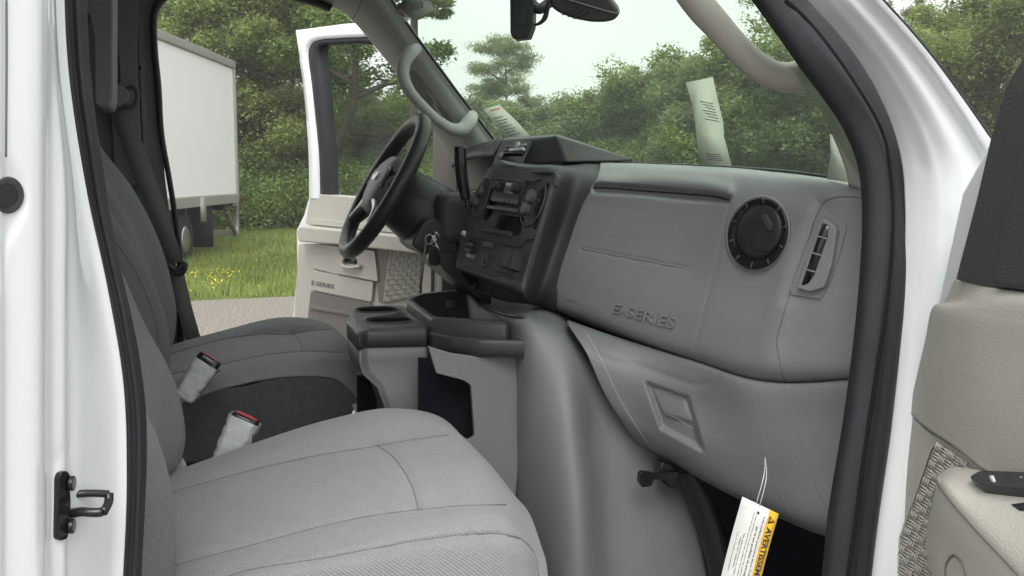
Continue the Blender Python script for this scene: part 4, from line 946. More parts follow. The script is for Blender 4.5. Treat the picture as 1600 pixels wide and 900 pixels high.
# passenger seat
L_far = [(200, 792), (265, 770), (330, 752), (400, 733), (500, 711), (590, 697), (640, 688), (700, 680)]
L_near = [(190, 905), (270, 884), (400, 850), (500, 823), (580, 806), (652, 797), (730, 790), (790, 789)]
L_cross = [(590, 697), (612, 712), (632, 738), (646, 766), (653, 797)]
L_side = [(300, 925), (380, 893), (440, 882), (500, 873), (580, 858), (650, 845), (720, 836), (780, 834), (815, 843), (835, 866), (842, 900)]
seat_base = boxo('passenger_seat', (.18, -.44, .84), (.50, .42, .14), M['black'], VAN, .03)
seat_base['label'] = 'grey cloth passenger seat nearest the open door'
rows = [[yv(180, 830, -.17), yv(265, 780, -.16), yv(400, 735, -.16), yv(520, 700, -.16), yv(610, 690, -.16), yv(680, 720, -.155), yv(705, 800, -.155)],
        [yv(180, 765, -.18), yv(265, 740, -.17), yv(400, 693, -.17), yv(520, 656, -.17), yv(610, 640, -.17), yv(690, 655, -.17), yv(730, 705, -.165)],
        [yv(180, 775, -.24), yv(265, 752, -.24), yv(400, 706, -.24), yv(520, 670, -.24), yv(620, 652, -.24), yv(700, 664, -.23), yv(755, 720, -.22)],
        [yv(180, 796, -.30), yv(265, 770, -.30), yv(400, 733, -.30), yv(510, 709, -.30), yv(630, 692, -.30), yv(735, 700, -.30), yv(800, 770, -.28)],
        [yv(180, 850, -.43), yv(265, 826, -.43), yv(400, 788, -.43), yv(520, 758, -.43), yv(640, 737, -.44), yv(755, 738, -.44), yv(826, 800, -.42)],
        [yv(180, 908, -.56), yv(270, 885, -.56), yv(400, 850, -.56), yv(540, 815, -.56), yv(652, 797, -.57), yv(770, 790, -.58), yv(845, 850, -.57)],
        [yv(180, 940, -.62), yv(270, 918, -.62), yv(400, 880, -.62), yv(540, 845, -.625), yv(660, 820, -.63), yv(790, 812, -.64), yv(854, 880, -.63)],
        [yv(180, 980, -.665), yv(300, 935, -.66), yv(420, 893, -.66), yv(560, 865, -.665), yv(680, 845, -.67), yv(800, 838, -.675), yv(857, 905, -.66)],
        [yv(180, 1050, -.675), yv(300, 990, -.675), yv(420, 955, -.675), yv(560, 935, -.68), yv(690, 925, -.69), yv(810, 920, -.69), yv(862, 960, -.67)],
        [yv(180, 1200, -.675), yv(300, 1150, -.675), yv(420, 1120, -.675), yv(560, 1100, -.68), yv(700, 1090, -.69), yv(810, 1080, -.69), yv(860, 1085, -.67)]]
CU = patch('seat_cushion', rows, M['fabric'], seat_base, 260, 240, disp=seat_lines([L_far, L_near, L_cross, L_side]), thick=.01)
for L in (L_far, L_near, L_cross, L_side): surfline('seam', L, CU, .0009, M['seam'], CU, .0003)
# passenger backrest
def backrest(cont, y0, dirs):
    base = [P(u, v, y=y0) for u, v in cont]
    return [[(p[0]+dx, y0+dy, p[2]) for p in base] for dy, dx in dirs]
rows = backrest([(148, 340), (190, 430), (228, 515), (252, 557), (272, 600), (284, 650), (286, 695), (276, 725), (258, 742)], -.175, [(.03, -.12), (.012, -.03), (0, 0), (-.03, -.006), (-.08, -.03), (-.14, -.045), (-.25, -.05), (-.34, -.035), (-.36, -.03)])
rows += backrest([(110, 330), (150, 440), (205, 585), (229, 650), (246, 690), (262, 745), (270, 800), (272, 850), (270, 905)], -.60, [(.05, -.03), (.02, -.006), (0, 0), (-.03, -.006), (-.055, -.03), (-.07, -.09)])
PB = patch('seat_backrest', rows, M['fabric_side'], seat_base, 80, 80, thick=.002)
# driver seat
D_far = [(230, 566), (268, 553), (350, 530), (413, 522), (440, 523), (457, 522), (483, 517), (520, 514)]
D_near = [(230, 596), (267, 585), (343, 570), (413, 555), (473, 549), (533, 551)]
D_cross = [(457, 522), (467, 530), (471, 540), (472, 549)]
D_low = [(230, 650), (280, 631), (327, 611), (387, 603), (433, 590), (483, 583), (517, 591), (540, 616)]
db = boxo('driver_seat', (.15, .42, .82), (.5, .44, .2), M['black'], VAN, .03)
db['label'] = 'grey cloth driver seat behind the steering wheel'
rows = [[yv(200, 600, .68), yv(268, 575, .68), yv(340, 545, .68), yv(447, 520, .68), yv(515, 530, .67), yv(550, 560, .66)],
        [yv(200, 562, .66), yv(268, 540, .66), yv(345, 518, .66), yv(447, 496, .66), yv(510, 506, .65), yv(545, 535, .64)],
        [yv(200, 568, .61), yv(268, 546, .61), yv(348, 523, .61), yv(452, 505, .61), yv(518, 512, .60), yv(552, 542, .58)],
        [yv(200, 575, .57), yv(268, 553, .57), yv(350, 531, .57), yv(455, 520, .57), yv(522, 518, .56), yv(554, 548, .54)],
        [yv(200, 590, .42), yv(268, 569, .42), yv(350, 549, .42), yv(460, 534, .42), yv(528, 532, .41), yv(557, 555, .40)],
        [yv(200, 607, .29), yv(267, 586, .29), yv(343, 570, .29), yv(465, 551, .29), yv(533, 552, .29), yv(560, 570, .29)],
        [yv(200, 628, .245), yv(267, 604, .245), yv(340, 588, .245), yv(465, 565, .245), yv(530, 565, .245), yv(562, 590, .245)],
        [yv(200, 660, .23), yv(275, 634, .23), yv(345, 608, .23), yv(465, 588, .23), yv(530, 595, .23), yv(561, 625, .23)]]
DC = patch('seat_cushion', rows, M['fabric'], db, 120, 100, disp=seat_lines([D_far, D_near, D_cross], .007, 6), thick=.01)
for L in (D_far, D_near, D_cross): surfline('seam', L, DC, .0009, M['seam'], DC, .0003)
slab('seat_side_shield', [(200, 640), (240, 648), (280, 632), (327, 610), (387, 603), (433, 590), (483, 583), (517, 590), (545, 607), (560, 625), (548, 650), (520, 700), (480, 760), (200, 800)], PY(.235), 0, -.03, M['carpet'], db, bev=.006, r=4)
slab('seat_frame_rail', rnd([(558, 585), (570, 583), (572, 618), (560, 642), (550, 640), (562, 620)], 2), PY(.225), 0, -.02, M['taupe'], db)
slab('frame_tip', [(550, 633), (560, 631), (570, 646), (557, 647)], PY(.215), 0, -.01, M['wrap'], db)
# driver backrest
rows = backrest([(110, 130), (155, 226), (205, 292), (248, 376), (267, 440), (275, 490), (271, 530), (262, 556)], .64, [(.03, -.12), (.012, -.03), (0, 0), (-.03, -.006), (-.07, -.025), (-.10, -.04), (-.18, -.05), (-.27, -.04)])
rows += backrest([(60, 130), (110, 226), (182, 345), (222, 405), (250, 470), (264, 520), (265, 565), (258, 600)], .28, [(.04, -.025), (0, 0), (-.03, -.004), (-.055, -.03), (-.07, -.10)])
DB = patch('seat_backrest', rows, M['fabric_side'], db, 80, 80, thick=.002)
surfline('seam', [(176, 372), (200, 405), (222, 445), (238, 485), (247, 520), (246, 548)], DB, .0022, M['seam'], DB, 0)
slab('headrest', rnd([(100, -60), (176, -60), (176, 150), (172, 167), (155, 168), (147, 160), (146, 60), (138, 20), (100, 10)], 6), PY(.40), 0, -.22, M['pillardark'], db, bev=.02, seg=4)
# buckles in protective wrapping
def buckle(base, topp, w_, th, rot, seatp, y, wr=True):
    b = np.array(P(*base, y=y)); t = np.array(P(*topp, y=y+.0)); ax = t-b; L = np.linalg.norm(ax); ax /= L
    sd = np.cross(ax, np.array([-.1, -1, .25])); sd /= np.linalg.norm(sd); nn = np.cross(sd, ax)
    if rot: sd, nn = sd*math.cos(rot)+nn*math.sin(rot), -sd*math.sin(rot)+nn*math.cos(rot)
    def lp(h, a, c_, jit=0, n=28):
        o = []
        for k in range(n):
            q = 2*math.pi*k/n; cx, sx = math.cos(q), math.sin(q)
            j = 1+jit*random.uniform(-1, 1)
            o.append(b+ax*h*L+sd*a*j*math.copysign(abs(cx)**.55, cx)+nn*c_*j*math.copysign(abs(sx)**.55, sx))
        return o
    bk = loft('belt_buckle', [lp(.1, w_*.4, th*.4), lp(.8, w_*.48, th*.45), lp(.97, w_*.46, th*.45), lp(1.0, w_*.42, th*.38)], M['gloss'], seatp)
    loft('release_button', [lp(.97, w_*.32, th*.22), lp(1.02, w_*.31, th*.20)], M['red'], bk) if False else None
    wl = []
    for h in np.linspace(0, .86 if wr else .95, 16):
        wl.append(lp(h, w_*(.54-.14*(1-h)), th*(.68-.1*(1-h)), .09))
    o = loft('protective_wrap', wl, M['wrap'], seatp, cap=(True, False))
    return bk, (lambda h, a, c_: lp(h, a, c_))
bk, lp = buckle((288, 622), (330, 558), .054, .03, .1, db, .13); loft('buckle_button', [lp(.96, .021, .009), lp(1.01, .019, .007)], M['red'], db)
bk, lp = buckle((346, 735), (386, 650), .058, .036, .1, seat_base, -.115, False); loft('buckle_button', [lp(.96, .023, .010), lp(1.015, .021, .008)], M['red'], seat_base)
slab('wrap_tail', [(262, 740), (285, 718), (292, 730), (270, 745)], PY(-.14), 0, -.02, M['wrap'], seat_base)
# shoulder belt
pb = PY(.78)
slab('shoulder_belt', [(170, 170), (198, 166), (222, 222), (262, 330), (286, 408), (266, 412), (238, 345), (205, 265)], pb, 0, -.002, M['belt'], VAN, bev=0)
slab('shoulder_belt_tail', [(268, 425), (287, 425), (300, 480), (316, 536), (292, 540), (276, 480)], pb, 0, -.002, M['belt'], VAN, bev=0)
tube('belt_anchor_clip', [P(262, 414, y=.77), P(275, 421, y=.77), P(288, 412, y=.77), P(286, 424, y=.77), P(272, 427, y=.77)], .008, M['black'], VAN, 8)
slab('belt_guide_cover', rnd([(172, 137), (188, 134), (200, 140), (203, 152), (198, 160), (180, 169), (170, 168)], 5), pb, .03, -.03, M['trim'], VAN, bev=.01, seg=3).data.materials[0] = M['pillardark']
V_, F_ = tubegeo(np.array([pb(*q, .01) for q in ell(203, 152, 12, 16, 15, 30)]), .006, 8, closed=True); fixn(build('belt_guide_ring', V_, F_, M['charcoal'], VAN))

# ------------------------------------------------------------------ driver door, swung open on the far side
hd = np.array([-.439, .898, 0]); DDp = plane((.95, .98, 0), (-.898, -.439, 0))
def strip(name, A, B, pf, front, back, m, parent, n=60):
    a = spl([pf(u, v, front) for u, v in A], n); b = spl([pf(u, v, front) for u, v in B], n); sh = pf.n*(back-front)
    mid = (a+b)/2+pf.n*.004
    G = [a, mid, b, b+sh, a+sh]; V = np.concatenate(G); Fc = []
    for i in range(5):
        j = (i+1) % 5
        for k in range(n-1): Fc.append((i*n+k, i*n+k+1, j*n+k+1, j*n+k))
    return fixn(build(name, V, Fc, m, parent))
wo = [(483, 310), (482, 240), (478, 180), (472, 120), (468, 90), (469, 72), (475, 59), (488, 52), (511, 49), (547, 47), (585, 47), (612, 58), (640, 88), (680, 150), (715, 215), (735, 270)]
wi = [(499, 310), (497, 240), (491, 180), (485, 125), (481, 95), (481, 78), (486, 68), (499, 62), (520, 60), (561, 58), (583, 58), (603, 68), (630, 97), (668, 155), (702, 218), (722, 270)]
si = [(514, 310), (511, 240), (506, 180), (501, 125), (497, 95), (497, 80), (499, 73), (504, 70), (530, 68), (575, 67), (582, 68), (597, 78), (620, 106), (655, 160), (690, 222), (705, 270)]
DD = slab('driver_door', [(483, 303), (720, 318), (720, 640), (452, 640), (456, 500), (463, 420), (462, 360), (474, 335)], DDp, -.03, -.11, M['white'], VAN, bev=.01)
DD['label'] = 'open white driver door with beige inner panel'
strip('window_frame', wo, wi, DDp, 0, -.06, M['white'], DD)
slab('frame_flange', [(461, 47), (537, 37), (585, 34), (605, 50), (590, 60), (478, 60), (470, 105)], DDp, -.03, -.06, M['white'], DD, bev=.005)
strip('window_seal', wi, si, DDp, -.005, -.05, M['rubber'], DD)
strip('glass_channel', [(u-1, v) for u, v in si], [(u+3, v+2) for u, v in si], DDp, -.02, -.05, M['gloss'], DD)
slab('window_glass', [(486, 62), (585, 58), (605, 68), (670, 158), (705, 222), (715, 325), (500, 325)], DDp, -.045, -.049, M['clear'], DD, bev=0)
slab('mirror_trim', [(675, 196), (690, 205), (725, 260), (730, 330), (673, 330)], DDp, 0, -.06, M['taupe'], DD, bev=.01)
up_p = slab('upper_panel', rnd([(485, 302), (560, 309), (700, 322), (700, 375), (534, 360), (477, 350)], 3), DDp, 0, -.05, M['beige'], DD, bev=.006)
slab('panel_shadow_step', rnd([(482, 341), (545, 347), (700, 364), (700, 372), (480, 350)], 2), DDp, .012, 0, M['beige'], DD, bev=.004)
slab('armrest', rnd([(467, 353), (535, 360), (700, 376), (700, 402), (534, 383), (466, 378), (463, 364)], 4), DDp, .06, -.02, M['beige'], DD, bev=.012, seg=3)
slab('lower_panel', rnd([(466, 380), (700, 400), (700, 640), (455, 640), (460, 480), (465, 400)], 4), DDp, .0, -.04, M['beige'], DD, bev=.01)
slab('pull_pocket', rnd([(473, 380), (534, 385), (530, 430), (487, 418), (484, 408)], 3), DDp, .012, 0, M['beige'], DD, bev=.005)
slab('handle_bezel', rnd([(514, 383), (585, 392), (590, 440), (528, 428)], 4), DDp, .02, 0, M['beige'], DD, bev=.006)
slab('handle_well', rnd([(540, 400), (556, 403), (558, 413), (538, 411)], 3), DDp, .022, .015, M['gloss'], DD, bev=0)
tube('door_handle', [DDp(537, 402, .025), DDp(534, 412, .03), DDp(545, 418, .035), DDp(563, 416, .03)], .007, M['beige'], DD, 8)
es = slab('series_panel', rnd([(486, 422), (583, 440), (580, 472), (485, 453)], 2), DDp, .012, 0, M['beige'], DD, bev=.003)
text('series_lettering', 'E-SERIES', quadfn([(486, 445), (521, 451), (522, 445), (487, 438)], None, .0145, DDp), M['taupe'], DD, bold=.02)
slab('map_pocket', rnd([(485, 455), (579, 474), (590, 520), (560, 620), (470, 620), (480, 500)], 3), DDp, .008, 0, M['taupe'], DD, bev=.003)
slab('pocket_rim', [(485, 477), (582, 494), (583, 500), (484, 483)], DDp, .016, .006, M['taupe'], DD, bev=.003)
slab('painted_recess_shade', rnd([(578, 396), (607, 382), (603, 470), (592, 474), (588, 440)], 3), DDp, .012, 0, M['taupe'], DD, bev=.004)  # darker slab, shadow of a recess beside the grille put into its colour
def grille(name, corners, pf, h, m, parent, nu, nv, hole=.62, mask=None):
    """woven speaker mesh: short bars over and under"""
    c = [np.array(q, float) for q in corners]; parts = []
    def at(a, b, off): q = (1-a)*(1-b)*c[0]+a*(1-b)*c[1]+a*b*c[2]+(1-a)*b*c[3]; return (q, pf(q[0], q[1], off))
    for i in range(nu):
        for j in range(nv):
            a0, a1, b0, b1 = i/nu, (i+1)/nu, j/nv, (j+1)/nv
            q, _ = at((a0+a1)/2, (b0+b1)/2, h)
            if mask is not None and not mask(q[0], q[1]): continue
            hz = (i+j) % 2
            for k in range(3):
                t0 = (k+.2)/3; t1 = (k+.8)/3
                if hz: A = [(a0, b0+(b1-b0)*t0), (a1, b0+(b1-b0)*t0), (a1, b0+(b1-b0)*t1), (a0, b0+(b1-b0)*t1)]
                else: A = [(a0+(a1-a0)*t0, b0), (a0+(a1-a0)*t1, b0), (a0+(a1-a0)*t1, b1), (a0+(a1-a0)*t0, b1)]
                F0 = [at(x, y_, h+(.0006 if hz else 0))[1] for x, y_ in A]; parts.append(prism(F0, [p-pf.n*.002 for p in F0]))
    return merge(name, parts, m, parent, smooth=False)
slab('grille_backing', [(609, 380), (660, 398), (655, 462), (598, 474)], DDp, .010, 0, M['meshback'], DD, bev=0)
grille('speaker_grille', [(609, 380), (660, 398), (655, 462), (598, 474)], DDp, .013, M['beige'], DD, 8, 11)
slab('panel_front_post', [(661, 398), (674, 402), (671, 560), (655, 560)], DDp, .012, 0, M['beige'], DD, bev=.003)
slab('hinge_post', [(690, 300), (760, 300), (760, 600), (690, 600)], PY(.90), -.02, -.06, M['pillardark'], VAN, bev=.004)

# ------------------------------------------------------------------ passenger side opening
prs = [(176, 1150, 210, 1150, -.86), (182, 980, 218, 980, -.86), (185, 900, 221, 900, -.86), (190, 800, 226, 800, -.86), (192, 720, 229, 720, -.86), (190, 640, 227, 640, -.86), (183, 570, 220, 580, -.86), (170, 490, 206, 500, -.86),
       (150, 400, 185, 405, -.855), (134, 330, 170, 330, -.85), (120, 250, 158, 250, -.85), (107, 170, 146, 170, -.85), (98, 90, 138, 90, -.845), (93, 0, 134, 0, -.84), (92, -110, 134, -100, -.83), (110, -230, 150, -205, -.82), (190, -310, 205, -270, -.81), (400, -370, 400, -320, -.79),
       (700, -400, 690, -350, -.77), (930, -380, 910, -330, -.76), (1080, -260, 1040, -215, -.76), (1180, -120, 1120, -90, -.78), (1270, 0, 1192, 0, -.80), (1311, 45, 1226, 45, -.815), (1352, 98, 1261, 96, -.83), (1381, 146, 1296, 143, -.84), (1405, 200, 1330, 194, -.85), (1418, 254, 1352, 246, -.86), (1421, 310, 1360, 300, -.865),
       (1422, 370, 1361, 360, -.87), (1420, 430, 1358, 420, -.875), (1411, 511, 1350, 510, -.88), (1393, 670, 1331, 660, -.885), (1372, 817, 1306, 815, -.89), (1360, 915, 1296, 915, -.89), (1340, 1050, 1275, 1050, -.89)]
SEAL = ribbon('door_seal', prs, M['rubber'], VAN, .012, 420, prof=(0, .55, .8, .85, .55, .45, .9, 1.15, 1.0, .4, 0))
# ribbed bead running along the seal
px = [(1227, 0), (1256, 27), (1300, 80), (1339, 137), (1365, 180), (1380, 213), (1390, 268), (1394, 330), (1392, 400), (1384, 480), (1372, 567), (1352, 700), (1333, 844), (1322, 915)]
q = spl(np.array([(a, b, 0) for a, b in px], float), 900)[:, :2]
path = np.array([hit(SEAL, a, b)[0] for a, b in q]); path = spl(path[::12], 900)
V_, F_ = tubegeo(path, .0034+.0003*np.sin(np.arange(900)*1.25), 8); fixn(build('seal_bead', V_, F_, M['bead'], SEAL))
# white latch pillar (B pillar jamb)
def col_(u, y, vs=(-300, -100, 100, 300, 450, 600, 750, 950, 1200)): return [(u(v) if callable(u) else u, v, 'y', y) for v in vs]
sealx = lambda off: (lambda v: float(np.interp(v, [-110, 0, 90, 170, 250, 330, 400, 490, 570, 640, 720, 800, 900, 1150], [92, 93, 98, 107, 120, 134, 150, 170, 183, 190, 192, 190, 185, 176]))+off)
cols = [col_(-120, -1.03), col_(-30, -1.03), col_(-2, -1.028), col_(8, -1.018), col_(12, -1.016), col_(62, -.995), col_(70, -.985), col_(80, -.965), col_(100, -.955), col_(106, -.945),
        col_(lambda v: 112+.15*(sealx(0)(v)-112) if sealx(0)(v) > 112 else 108+(sealx(0)(v)-112)*.0, -.93), col_(sealx(-4), -.875), col_(sealx(7), -.872)]
cols = [[(u if u < 1e9 else u, v, a, y) for (u, v, a, y) in c_] for c_ in cols]
# keep columns ordered where the seal swings left at the top
for k in range(len(cols)-3, 2, -1):
    cols[k] = [(min(p[0], cols[k+1][i][0]-3), p[1], p[2], p[3]) for i, p in enumerate(cols[k])]
emb = inside([(-40, 245), (20, 262), (40, 290), (42, 318), (28, 350), (8, 385), (2, 450), (-40, 500)], 8)
emb2 = inside([(60, 730), (88, 708), (110, 690), (113, 700), (90, 725), (84, 750), (82, 845), (60, 860)], 4)
JAMB = patch('latch_pillar', cols, M['white'], VAN, 120, 140, disp=lambda u, v: -.003*emb(u, v)-.002*emb2(u, v), thick=.006)
slotline('body_seam', [(10, 0), (10, 120), (9, 245)], JAMB, .0012, 'taupe')
plate('hole_plug', ell(14, 305, 25, 29), JAMB, .003, M['charcoal'], JAMB, bev=.002); plate('plug_center', ell(12, 305, 18, 22), JAMB, .0045, M['black'], JAMB, bev=.002)
# door striker
STK = plate('door_striker', [(92, 748), (96, 738), (106, 735), (111, 742), (110, 760), (112, 785), (108, 835), (99, 846), (90, 843)], JAMB, .004, M['gloss'], JAMB, r=4, bev=.002)
for v in (755, 822): 
    l, n = hit(JAMB, 104, v); cyl('striker_bolt', l+n*.003, n, .008, .005, M['gloss'], JAMB, 12, bev=.001); bpy.context.view_layer.update()
l, n = hit(JAMB, 104, 790); ps = PY(l[1]-.004)
V_ = []
parts = [tubegeo(spl([P(104, 780, y=-.93), P(118, 773, y=-.93), P(150, 771, y=-.928), P(170, 772, y=-.926)], 14), .0042, 8), tubegeo(spl([P(108, 803, y=-.94), P(125, 800, y=-.945), P(150, 801, y=-.95), P(160, 800, y=-.95)], 14), .0052, 8),
         tubegeo(spl([P(170, 771, y=-.926), P(170, 782, y=-.93), P(162, 800, y=-.95)], 10), .0048, 8)]
merge('striker_loop', parts, M['gloss'], JAMB)
# white windshield pillar, outside the seal
lf = [(1225, -60), (1262, 0), (1304, 46), (1344, 98), (1374, 150), (1397, 205), (1410, 260), (1414, 320), (1413, 400), (1404, 511), (1386, 670), (1362, 830), (1345, 960), (1320, 1150)]
rt = [(1330, -60), (1378, 0), (1418, 44), (1458, 92), (1498, 146), (1540, 206), (1575, 260), (1590, 320), (1590, 400), (1590, 511), (1590, 670), (1590, 830), (1590, 960), (1590, 1150)]
cols = []
for t, y in ((0, -.88), (.12, -.90), (.3, -.925), (.36, -.93), (.55, -.945), (.75, -.95), (.88, -.965), (1, -.97)):
    cols.append([(a[0]*(1-t)+b[0]*t, a[1]*(1-t)+b[1]*t, 'y', y) for a, b in zip(lf, rt)])
AP = patch('windshield_pillar', cols, M['white'], VAN, 100, 70, thick=.006,
           disp=lambda u, v: -.002*np.exp(-(pline([(1285, 0), (1330, 60), (1385, 120), (1425, 190), (1440, 260)])(u, v)/12)**2)+.002*np.exp(-(pline([(1330, 0), (1400, 85), (1450, 160), (1480, 230), (1480, 330)])(u, v)/14)**2)-.002*np.exp(-(pline([(1360, 0), (1440, 90), (1505, 190), (1530, 245)])(u, v)/5)**2))
tube('windshield_molding', [(1330, -60, 'y', -.967), (1378, 0, 'y', -.967), (1418, 44, 'y', -.967), (1458, 92, 'y', -.967), (1498, 146, 'y', -.967), (1540, 206, 'y', -.967), (1572, 256, 'y', -.967)], .0032, M['rubber'], AP, 8)

# ------------------------------------------------------------------ passenger door, open toward the camera
PD = plane((.96, -1.0, 0), (-.973, .232, 0))
PDR = slab('passenger_door', [(1500, 300), (1560, 190), (1900, 300), (1900, 1700), (1290, 1700), (1345, 950), (1425, 640), (1460, 482)], PD, -.012, -.09, M['white'], VAN, bev=.01)
PDR['label'] = 'open passenger door in the right foreground with beige panel'
slab('window_trim', [(1700, -160), (1640, -20), (1597, 90), (1570, 135), (1547, 215), (1525, 310), (1492, 437), (1545, 449), (1604, 456), (1640, 300), (1720, 0)], PD, .012, -.01, M['doordark'], PDR, bev=.003)
slab('window_trim_ridge', [(1720, -60), (1640, 60), (1597, 225), (1566, 350), (1546, 447), (1604, 455), (1700, 460), (1760, 100)], PD, .022, .0, M['doordark'], PDR, bev=.008, seg=3)
rows = [[PD(1492, 434, .004), PD(1540, 446, .010), PD(1600, 455, .014), PD(1680, 464, .014)],
        [PD(1475, 471, .004), PD(1528, 468, .016), PD(1600, 468, .022), PD(1690, 476, .024)],
        [PD(1457, 481, .000), PD(1482, 484, .020), PD(1590, 492, .028), PD(1690, 500, .030)],
        [PD(1438, 560, .000), PD(1466, 565, .020), PD(1580, 580, .028), PD(1690, 595, .030)],
        [PD(1419, 642, .000), PD(1448, 668, .018), PD(1474, 680, .020), PD(1540, 735, .020)],
        ]
rows = [[PD(1492, 436, .002), PD(1510, 440, .006), PD(1545, 448, .010), PD(1600, 456, .014), PD(1700, 468, .014)],
        [PD(1476, 470, .002), PD(1500, 468, .008), PD(1530, 466, .018), PD(1600, 470, .026), PD(1700, 480, .026)],
        [PD(1457, 480, .000), PD(1478, 484, .014), PD(1525, 490, .026), PD(1600, 500, .030), PD(1700, 505, .030)],
        [PD(1446, 530, .000), PD(1468, 535, .014), PD(1515, 540, .027), PD(1600, 555, .030), PD(1700, 560, .030)],
        [PD(1432, 590, .000), PD(1458, 598, .014), PD(1510, 620, .026), PD(1600, 650, .030), PD(1700, 670, .030)],
        [PD(1419, 643, .000), PD(1447, 668, .010), PD(1490, 697, .018), PD(1545, 738, .024), PD(1700, 800, .026)]]
patch('upper_panel', rows, M['beige'], PDR, 70, 60, thick=.006)
rows = [[PD(1419, 645, -.002), PD(1446, 671, .006), PD(1490, 700, .010), PD(1545, 741, .012), PD(1720, 830, .012)],
        [PD(1402, 710, -.002), PD(1430, 725, .008), PD(1480, 745, .010), PD(1545, 770, .012), PD(1720, 860, .012)],
        [PD(1378, 820, -.002), PD(1405, 825, .008), PD(1460, 835, .010), PD(1545, 850, .012), PD(1720, 900, .012)],
        [PD(1361, 905, -.002), PD(1385, 905, .008), PD(1440, 905, .010), PD(1545, 910, .012), PD(1720, 940, .012)],
        [PD(1310, 1150, -.002), PD(1350, 1150, .008), PD(1420, 1150, .010), PD(1545, 1150, .012), PD(1720, 1150, .012)]]
LP = patch('lower_panel', rows, M['beige'], PDR, 60, 60, thick=.006)
surfline('panel_gap', [(1420, 644), (1447, 669), (1472, 679), (1500, 700), (1540, 737)], LP, .0022, M['taupe'], LP, 0)
rim = rnd([(1452, 706), (1458, 696), (1470, 697), (1520, 738), (1520, 910), (1400, 960), (1375, 940), (1386, 900), (1434, 760)], 6)
gb = slab('grille_backing', rim, PD, .0125, .008, M['meshback'], PDR, bev=0)
mk = inside(rim, .5)
grille('speaker_grille', [(1462, 690), (1530, 735), (1445, 985), (1370, 940)], PD, .0155, M['beige'], PDR, 7, 19, mask=lambda u, v: mk(np.array([u]), np.array([v]))[0] > .5)
q = [PD(a, b, .0135) for a, b in rim]; V_, F_ = tubegeo(np.array(q), .0016, 6, closed=True); fixn(build('grille_rim', V_, F_, M['beige'], PDR))
rows = [[PD(1466, 742, .02), PD(1482, 731, .02), PD(1536, 734, .02), PD(1610, 737, .02), PD(1720, 742, .02)],
        [PD(1464, 748, .04), PD(1480, 742, .045), PD(1545, 760, .05), PD(1625, 790, .05), PD(1730, 840, .05)],
        [PD(1465, 755, .06), PD(1478, 765, .075), PD(1520, 810, .08), PD(1590, 883, .08), PD(1690, 990, .08)],
        [PD(1462, 765, .06), PD(1472, 782, .075), PD(1510, 828, .08), PD(1575, 895, .08), PD(1670, 1010, .08)],
        [PD(1452, 810, .05), PD(1460, 825, .065), PD(1490, 865, .072), PD(1540, 930, .075), PD(1620, 1040, .075)],
        [PD(1447, 842, .03), PD(1450, 870, .045), PD(1468, 920, .06), PD(1500, 990, .065), PD(1560, 1080, .065)],
        [PD(1450, 880, .01), PD(1458, 905, .02), PD(1475, 960, .03), PD(1500, 1040, .04), PD(1540, 1120, .04)]]
ARM = patch('armrest', rows, M['beige'], PDR, 80, 80, thick=.008)
surfline('armrest_seam', [(1466, 757), (1482, 778), (1520, 822), (1583, 889), (1600, 908)], ARM, .0016, M['taupe'], ARM, 0)
surfline('pull_cup_rim', [(1478, 905), (1480, 880), (1490, 868), (1502, 876), (1512, 905)], ARM, .002, M['taupe'], ARM, 0)
SWP = plate('switch_panel', [(1514, 745), (1532, 735), (1640, 739), (1660, 765), (1598, 763), (1530, 757)], ARM, .010, M['black'], ARM, r=5, bev=.003)
for u in (1549, 1594): plate('switch_symbol', ell(u, 744, 4, 1.8), ARM, .0112, M['display'], ARM, bev=0)
plate('armrest_slot', [(1579, 788), (1600, 785), (1640, 790), (1640, 800), (1592, 797)], ARM, .001, M['black'], ARM, r=2, bev=0)

# ------------------------------------------------------------------ loose papers and the warning tag
def sheet_thing(name, label, cat, pxs, pf, marks, curl=0, m='paper', grp=None):
    A = [pf(u, v, .002) for u, v in pxs]; V, Fc = prism(A, [p-pf.n*.0006 for p in A])
    c0 = np.mean(A, 0); c0[2] = min(p[2] for p in A)
    t = empty(name, c0); tag(t, label, cat)
    fixn(build('sheet', V, Fc, M[m], t, smooth=False))
    parts = []; red = []
    for (a, b, c_, d, wpx, r_) in marks:
        q = [(a, b-wpx), (c_, d-wpx), (c_, d+wpx), (a, b+wpx)]; F0 = [pf(u, v, .0028) for u, v in q]
        (red if r_ else parts).append(prism(F0, [p-pf.n*.0006 for p in F0]))
    if parts: merge('printed_lines', parts, M['ink'], t, smooth=False)
    if red: merge('red_print', red, M['redink'], t, smooth=False)
    return t
p1 = plane(P(790, 190, x=1.0), (-.75, -.55, .3))
mk1 = [(766+k*4.2, 181+k*4.4, 780+k*4.2+(k % 3)*2, 177+k*4.4, .45, 0) for k in range(1, 8)]+[(766, 173, 781, 169, .8, 1)]
sheet_thing('paper_sheet', 'narrow printed sheet with red heading leaning behind the dash hood', 'paper', [(755, 171), (780, 163), (806, 188), (832, 216), (796, 222), (776, 196)], p1, mk1, m='paperdim')
p2 = plane(P(1105, 190, x=1.10), (-.6, -.75, .28))
mk2 = [(1094+(k % 3)*3+k*1.2, 158+k*4.6, 1114+k*1.6, 162+k*4.6, .35, 0) for k in range(7)]+[(1103+k, 240+k*3, 1126+k, 242+k*3, .35, 0) for k in range(4)]
sheet_thing('paper_sheet', 'tall sheet dimmed green as behind glass, standing at the middle of the windshield base', 'paper', [(1071, 129), (1092, 125), (1114, 120), (1120, 150), (1130, 190), (1131, 212), (1144, 262), (1093, 262), (1088, 210), (1082, 165)], p2, mk2, m='paperdim')
p3 = plane(P(1308, 240, y=-.70), (-.6, -.75, .28))
